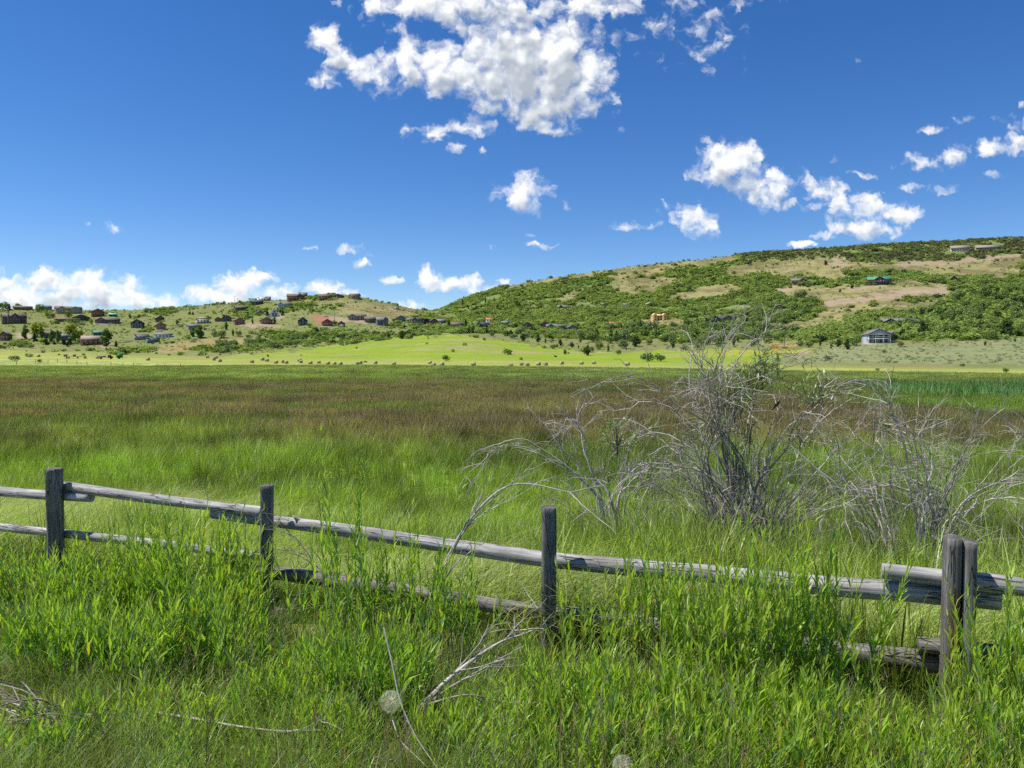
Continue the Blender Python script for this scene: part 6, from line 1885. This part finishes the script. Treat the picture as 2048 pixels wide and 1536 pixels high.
car(601, 651, M_WHITEP, 'white car before the black gabled house', -.3)
car(97, 664, M_SILV, 'pale car on the drive of the big brown house', .2)
car(256, 684, M_WHITEP, 'white car parked left of the dark low house', .1)

def trailer():
    p = hit(145, 717, 180); root = empty('flatbed_trailer', p, -math.atan2(p[0], p[1])); tag(root, 'reddish flatbed trailer loaded with hay at left on the mown strip', 'trailer')
    A = Acc(); A.box(-4, 4, -1.2, 1.2, .85, 1.1); A.box(-4, -3.85, -1.2, 1.2, 1.1, 2.3); A.box(4, 5.4, -.1, .1, .8, .95); link('bed', A.mesh('bed', [M_RUSTY]), root)
    for x in (-2.6, -1.6, 2.4):
        for y in (-1.0, 1.0): wheel(root, x, y, .42)
    A = Acc(); L = [(-2.9, .3), (-1.6, .3), (1.4, .3)]
    for i, (x, z) in enumerate(((-3.0, 0), (0.9, 0))):
        o = link('hay_bale', BALE, None, (0, 0, 0), root.rotation_euler.z); c, s = math.cos(root.rotation_euler.z), math.sin(root.rotation_euler.z)
        o.location = (p[0] + c * x, p[1] + s * x, p[2] + 1.1); tag(o, 'hay bale riding on the reddish trailer, %s one' % ('rear left' if i == 0 else 'front right'), 'hay bale', 'hay bales on the trailer')
trailer()
def farm_truck():
    p = hit(213, 718, 180); root = empty('farm_truck', p, -math.atan2(p[0], p[1]) + .1); tag(root, 'dark farm truck with pale load bed left of the green baler', 'truck')
    profile_body('cab', [(.6, .6), (3.0, .6), (3.05, 1.3), (2.3, 1.45), (2.0, 2.35), (.7, 2.4)], 2.1, M_DKRED, root)
    A = Acc(); A.box(-3.6, .5, -1.1, 1.1, .75, .95); A.box(-3.6, -.2, -1.05, 1.05, .95, 1.75); link('load_bed', A.mesh('load_bed', [M_HAY]), root)
    A = Acc(); A.box(.85, 1.9, -1.07, -1.05, 1.5, 2.2); link('window', A.mesh('window', [M_GLASS]), root)
    for x in (-2.5, 2.1):
        for y in (-.95, .95): wheel(root, x, y, .5)
farm_truck()
def baler():
    p = hit(239, 718, 180); root = empty('hay_baler', p, -math.atan2(p[0], p[1])); tag(root, 'green round hay baler behind the tall meadow post at left', 'baler')
    profile_body('body', [(-1.4, .6), (1.4, .6), (1.75, 1.4), (1.2, 2.5), (.2, 2.9), (-.9, 2.6), (-1.5, 1.7)], 2.3, M_GREEN, root)
    for y in (-1.25, 1.25): wheel(root, -.2, y, .55)
    A = Acc(); A.box(1.5, 3.6, -.08, .08, .55, .72); link('drawbar', A.mesh('drawbar', [M_RUSTY]), root)
baler()

# ------------------------------------------------------------------ utility poles
M_POLE = plain('pole_wood', (.11, .085, .065), .9, .25, 8)
def pole(px, py, h, label):
    p = hit(px, py, 150); H = h * p[1] / F; A = Acc(); A.tube([(0, 0, -.5), (0, 0, H * .5), (0, 0, H)], [.19, .16, .12], 8)
    root = link('utility_pole', A.mesh('utility_pole', [M_POLE]), None, tuple(p)); B = Acc(); B.box(-1.1, 1.1, -.07, .07, H - .9, H - .72); link('crossarm', B.mesh('crossarm', [M_POLE]), root)
    tag(root, label, 'utility pole')
pole(669, 644, 28, 'thin pole rising between the red log house and the red garage')
pole(1253, 701, 29, 'thin pole left of the very dark broad juniper on the slope')
pole(1569, 692, 26, 'pole standing before the orange lumber frame')
pole(774, 658, 18, 'short thin pole at the right of the grey big windowed house')
pole(469, 605, 16, 'pole on the crest left of the knoll, left of its twin')
pole(475, 605, 11, 'shorter pole on the crest left of the knoll')
pole(420, 605, 9, 'short pole on the bare crest of the left ridge')

# ------------------------------------------------------------------ the bird on its twig
def bird():
    Y = 10.6; c = at(1554, 812, Y); s = 1.0
    M = plain('black_feathers', (.012, .012, .016), .45, .3, 30)
    root = empty('bird', c, 0.0); tag(root, 'small black bird perched on a bare twig tip beside the dead willow', 'bird')
    # one loft: bill tip, bill base, head, neck, breast, belly, rump, tail
    P = np.array([(.062, 0, .058), (.050, 0, .058), (.042, 0, .059), (.032, 0, .060), (.020, 0, .050), (.006, 0, .030), (-.012, 0, .008), (-.030, 0, -.012), (-.045, 0, -.030), (-.075, 0, -.060)])
    r = np.array([.0008, .0035, .009, .0125, .0125, .019, .021, .016, .008, .006])
    A = Acc(); V, Q, T = tube(P, r, 12); V[:, 1] *= np.where(V[:, 0] < -.05, 1.4, .9)
    A.add(V, Q, T); b = link('body', A.mesh('body', [M], True), root)
    for sd in (-1, 1):
        W = Acc(); W.add([(.012, sd * .017, .038), (.0, sd * .021, .022), (-.03, sd * .018, -.018), (-.055, sd * .006, -.044), (-.028, sd * .015, .0), (-.004, sd * .019, .034)], None, [(0, 1, 5), (1, 2, 4), (1, 4, 5), (2, 3, 4)])
        link('wing', W.mesh('wing', [M]), root)
        L = Acc(); L.tube([(-.004, sd * .007, .006), (.004, sd * .007, -.014), (.002, sd * .006, -.028)], [.002, .0013, .0012], 5); link('leg', L.mesh('leg', [M]), root)
    f = c + np.array([.002, 0, -.029]); g = at(1536, 905, Y); g2 = at(1530, 1000, Y + .1); g3 = at(1527, 1100, Y + .2); g3[2] = float(height(g3[:1], g3[1:2])[0])
    A = Acc(); A.tube(resample(np.array([g3, g2, g, (g + f) / 2 + np.array([-.02, 0, 0]), f]) - g3, 16), np.linspace(.010, .0025, 16), 6)
    o = link('bare_twig', A.mesh('bare_twig', [M_DEAD]), None, tuple(g3)); tag(o, 'single bare upright twig carrying the small black bird', 'twig')
bird()
# ------------------------------------------------------------------ the air
def build_haze():
    m, t = new_mat('air')
    v = t.n('ShaderNodeVolumePrincipled', {'Color': (.93, .96, 1, 1), 'Density': HAZE, 'Anisotropy': .2})
    t.n('ShaderNodeOutputMaterial', {'Volume': v.outputs[0]})
    A = Acc(); A.box(-3100, 3100, -3100, 3100, -40, 300)
    o = link('haze', A.mesh('haze', [m])); tag(o, 'thin summer haze over the valley', 'haze', kind='stuff')
if HAZE: build_haze()
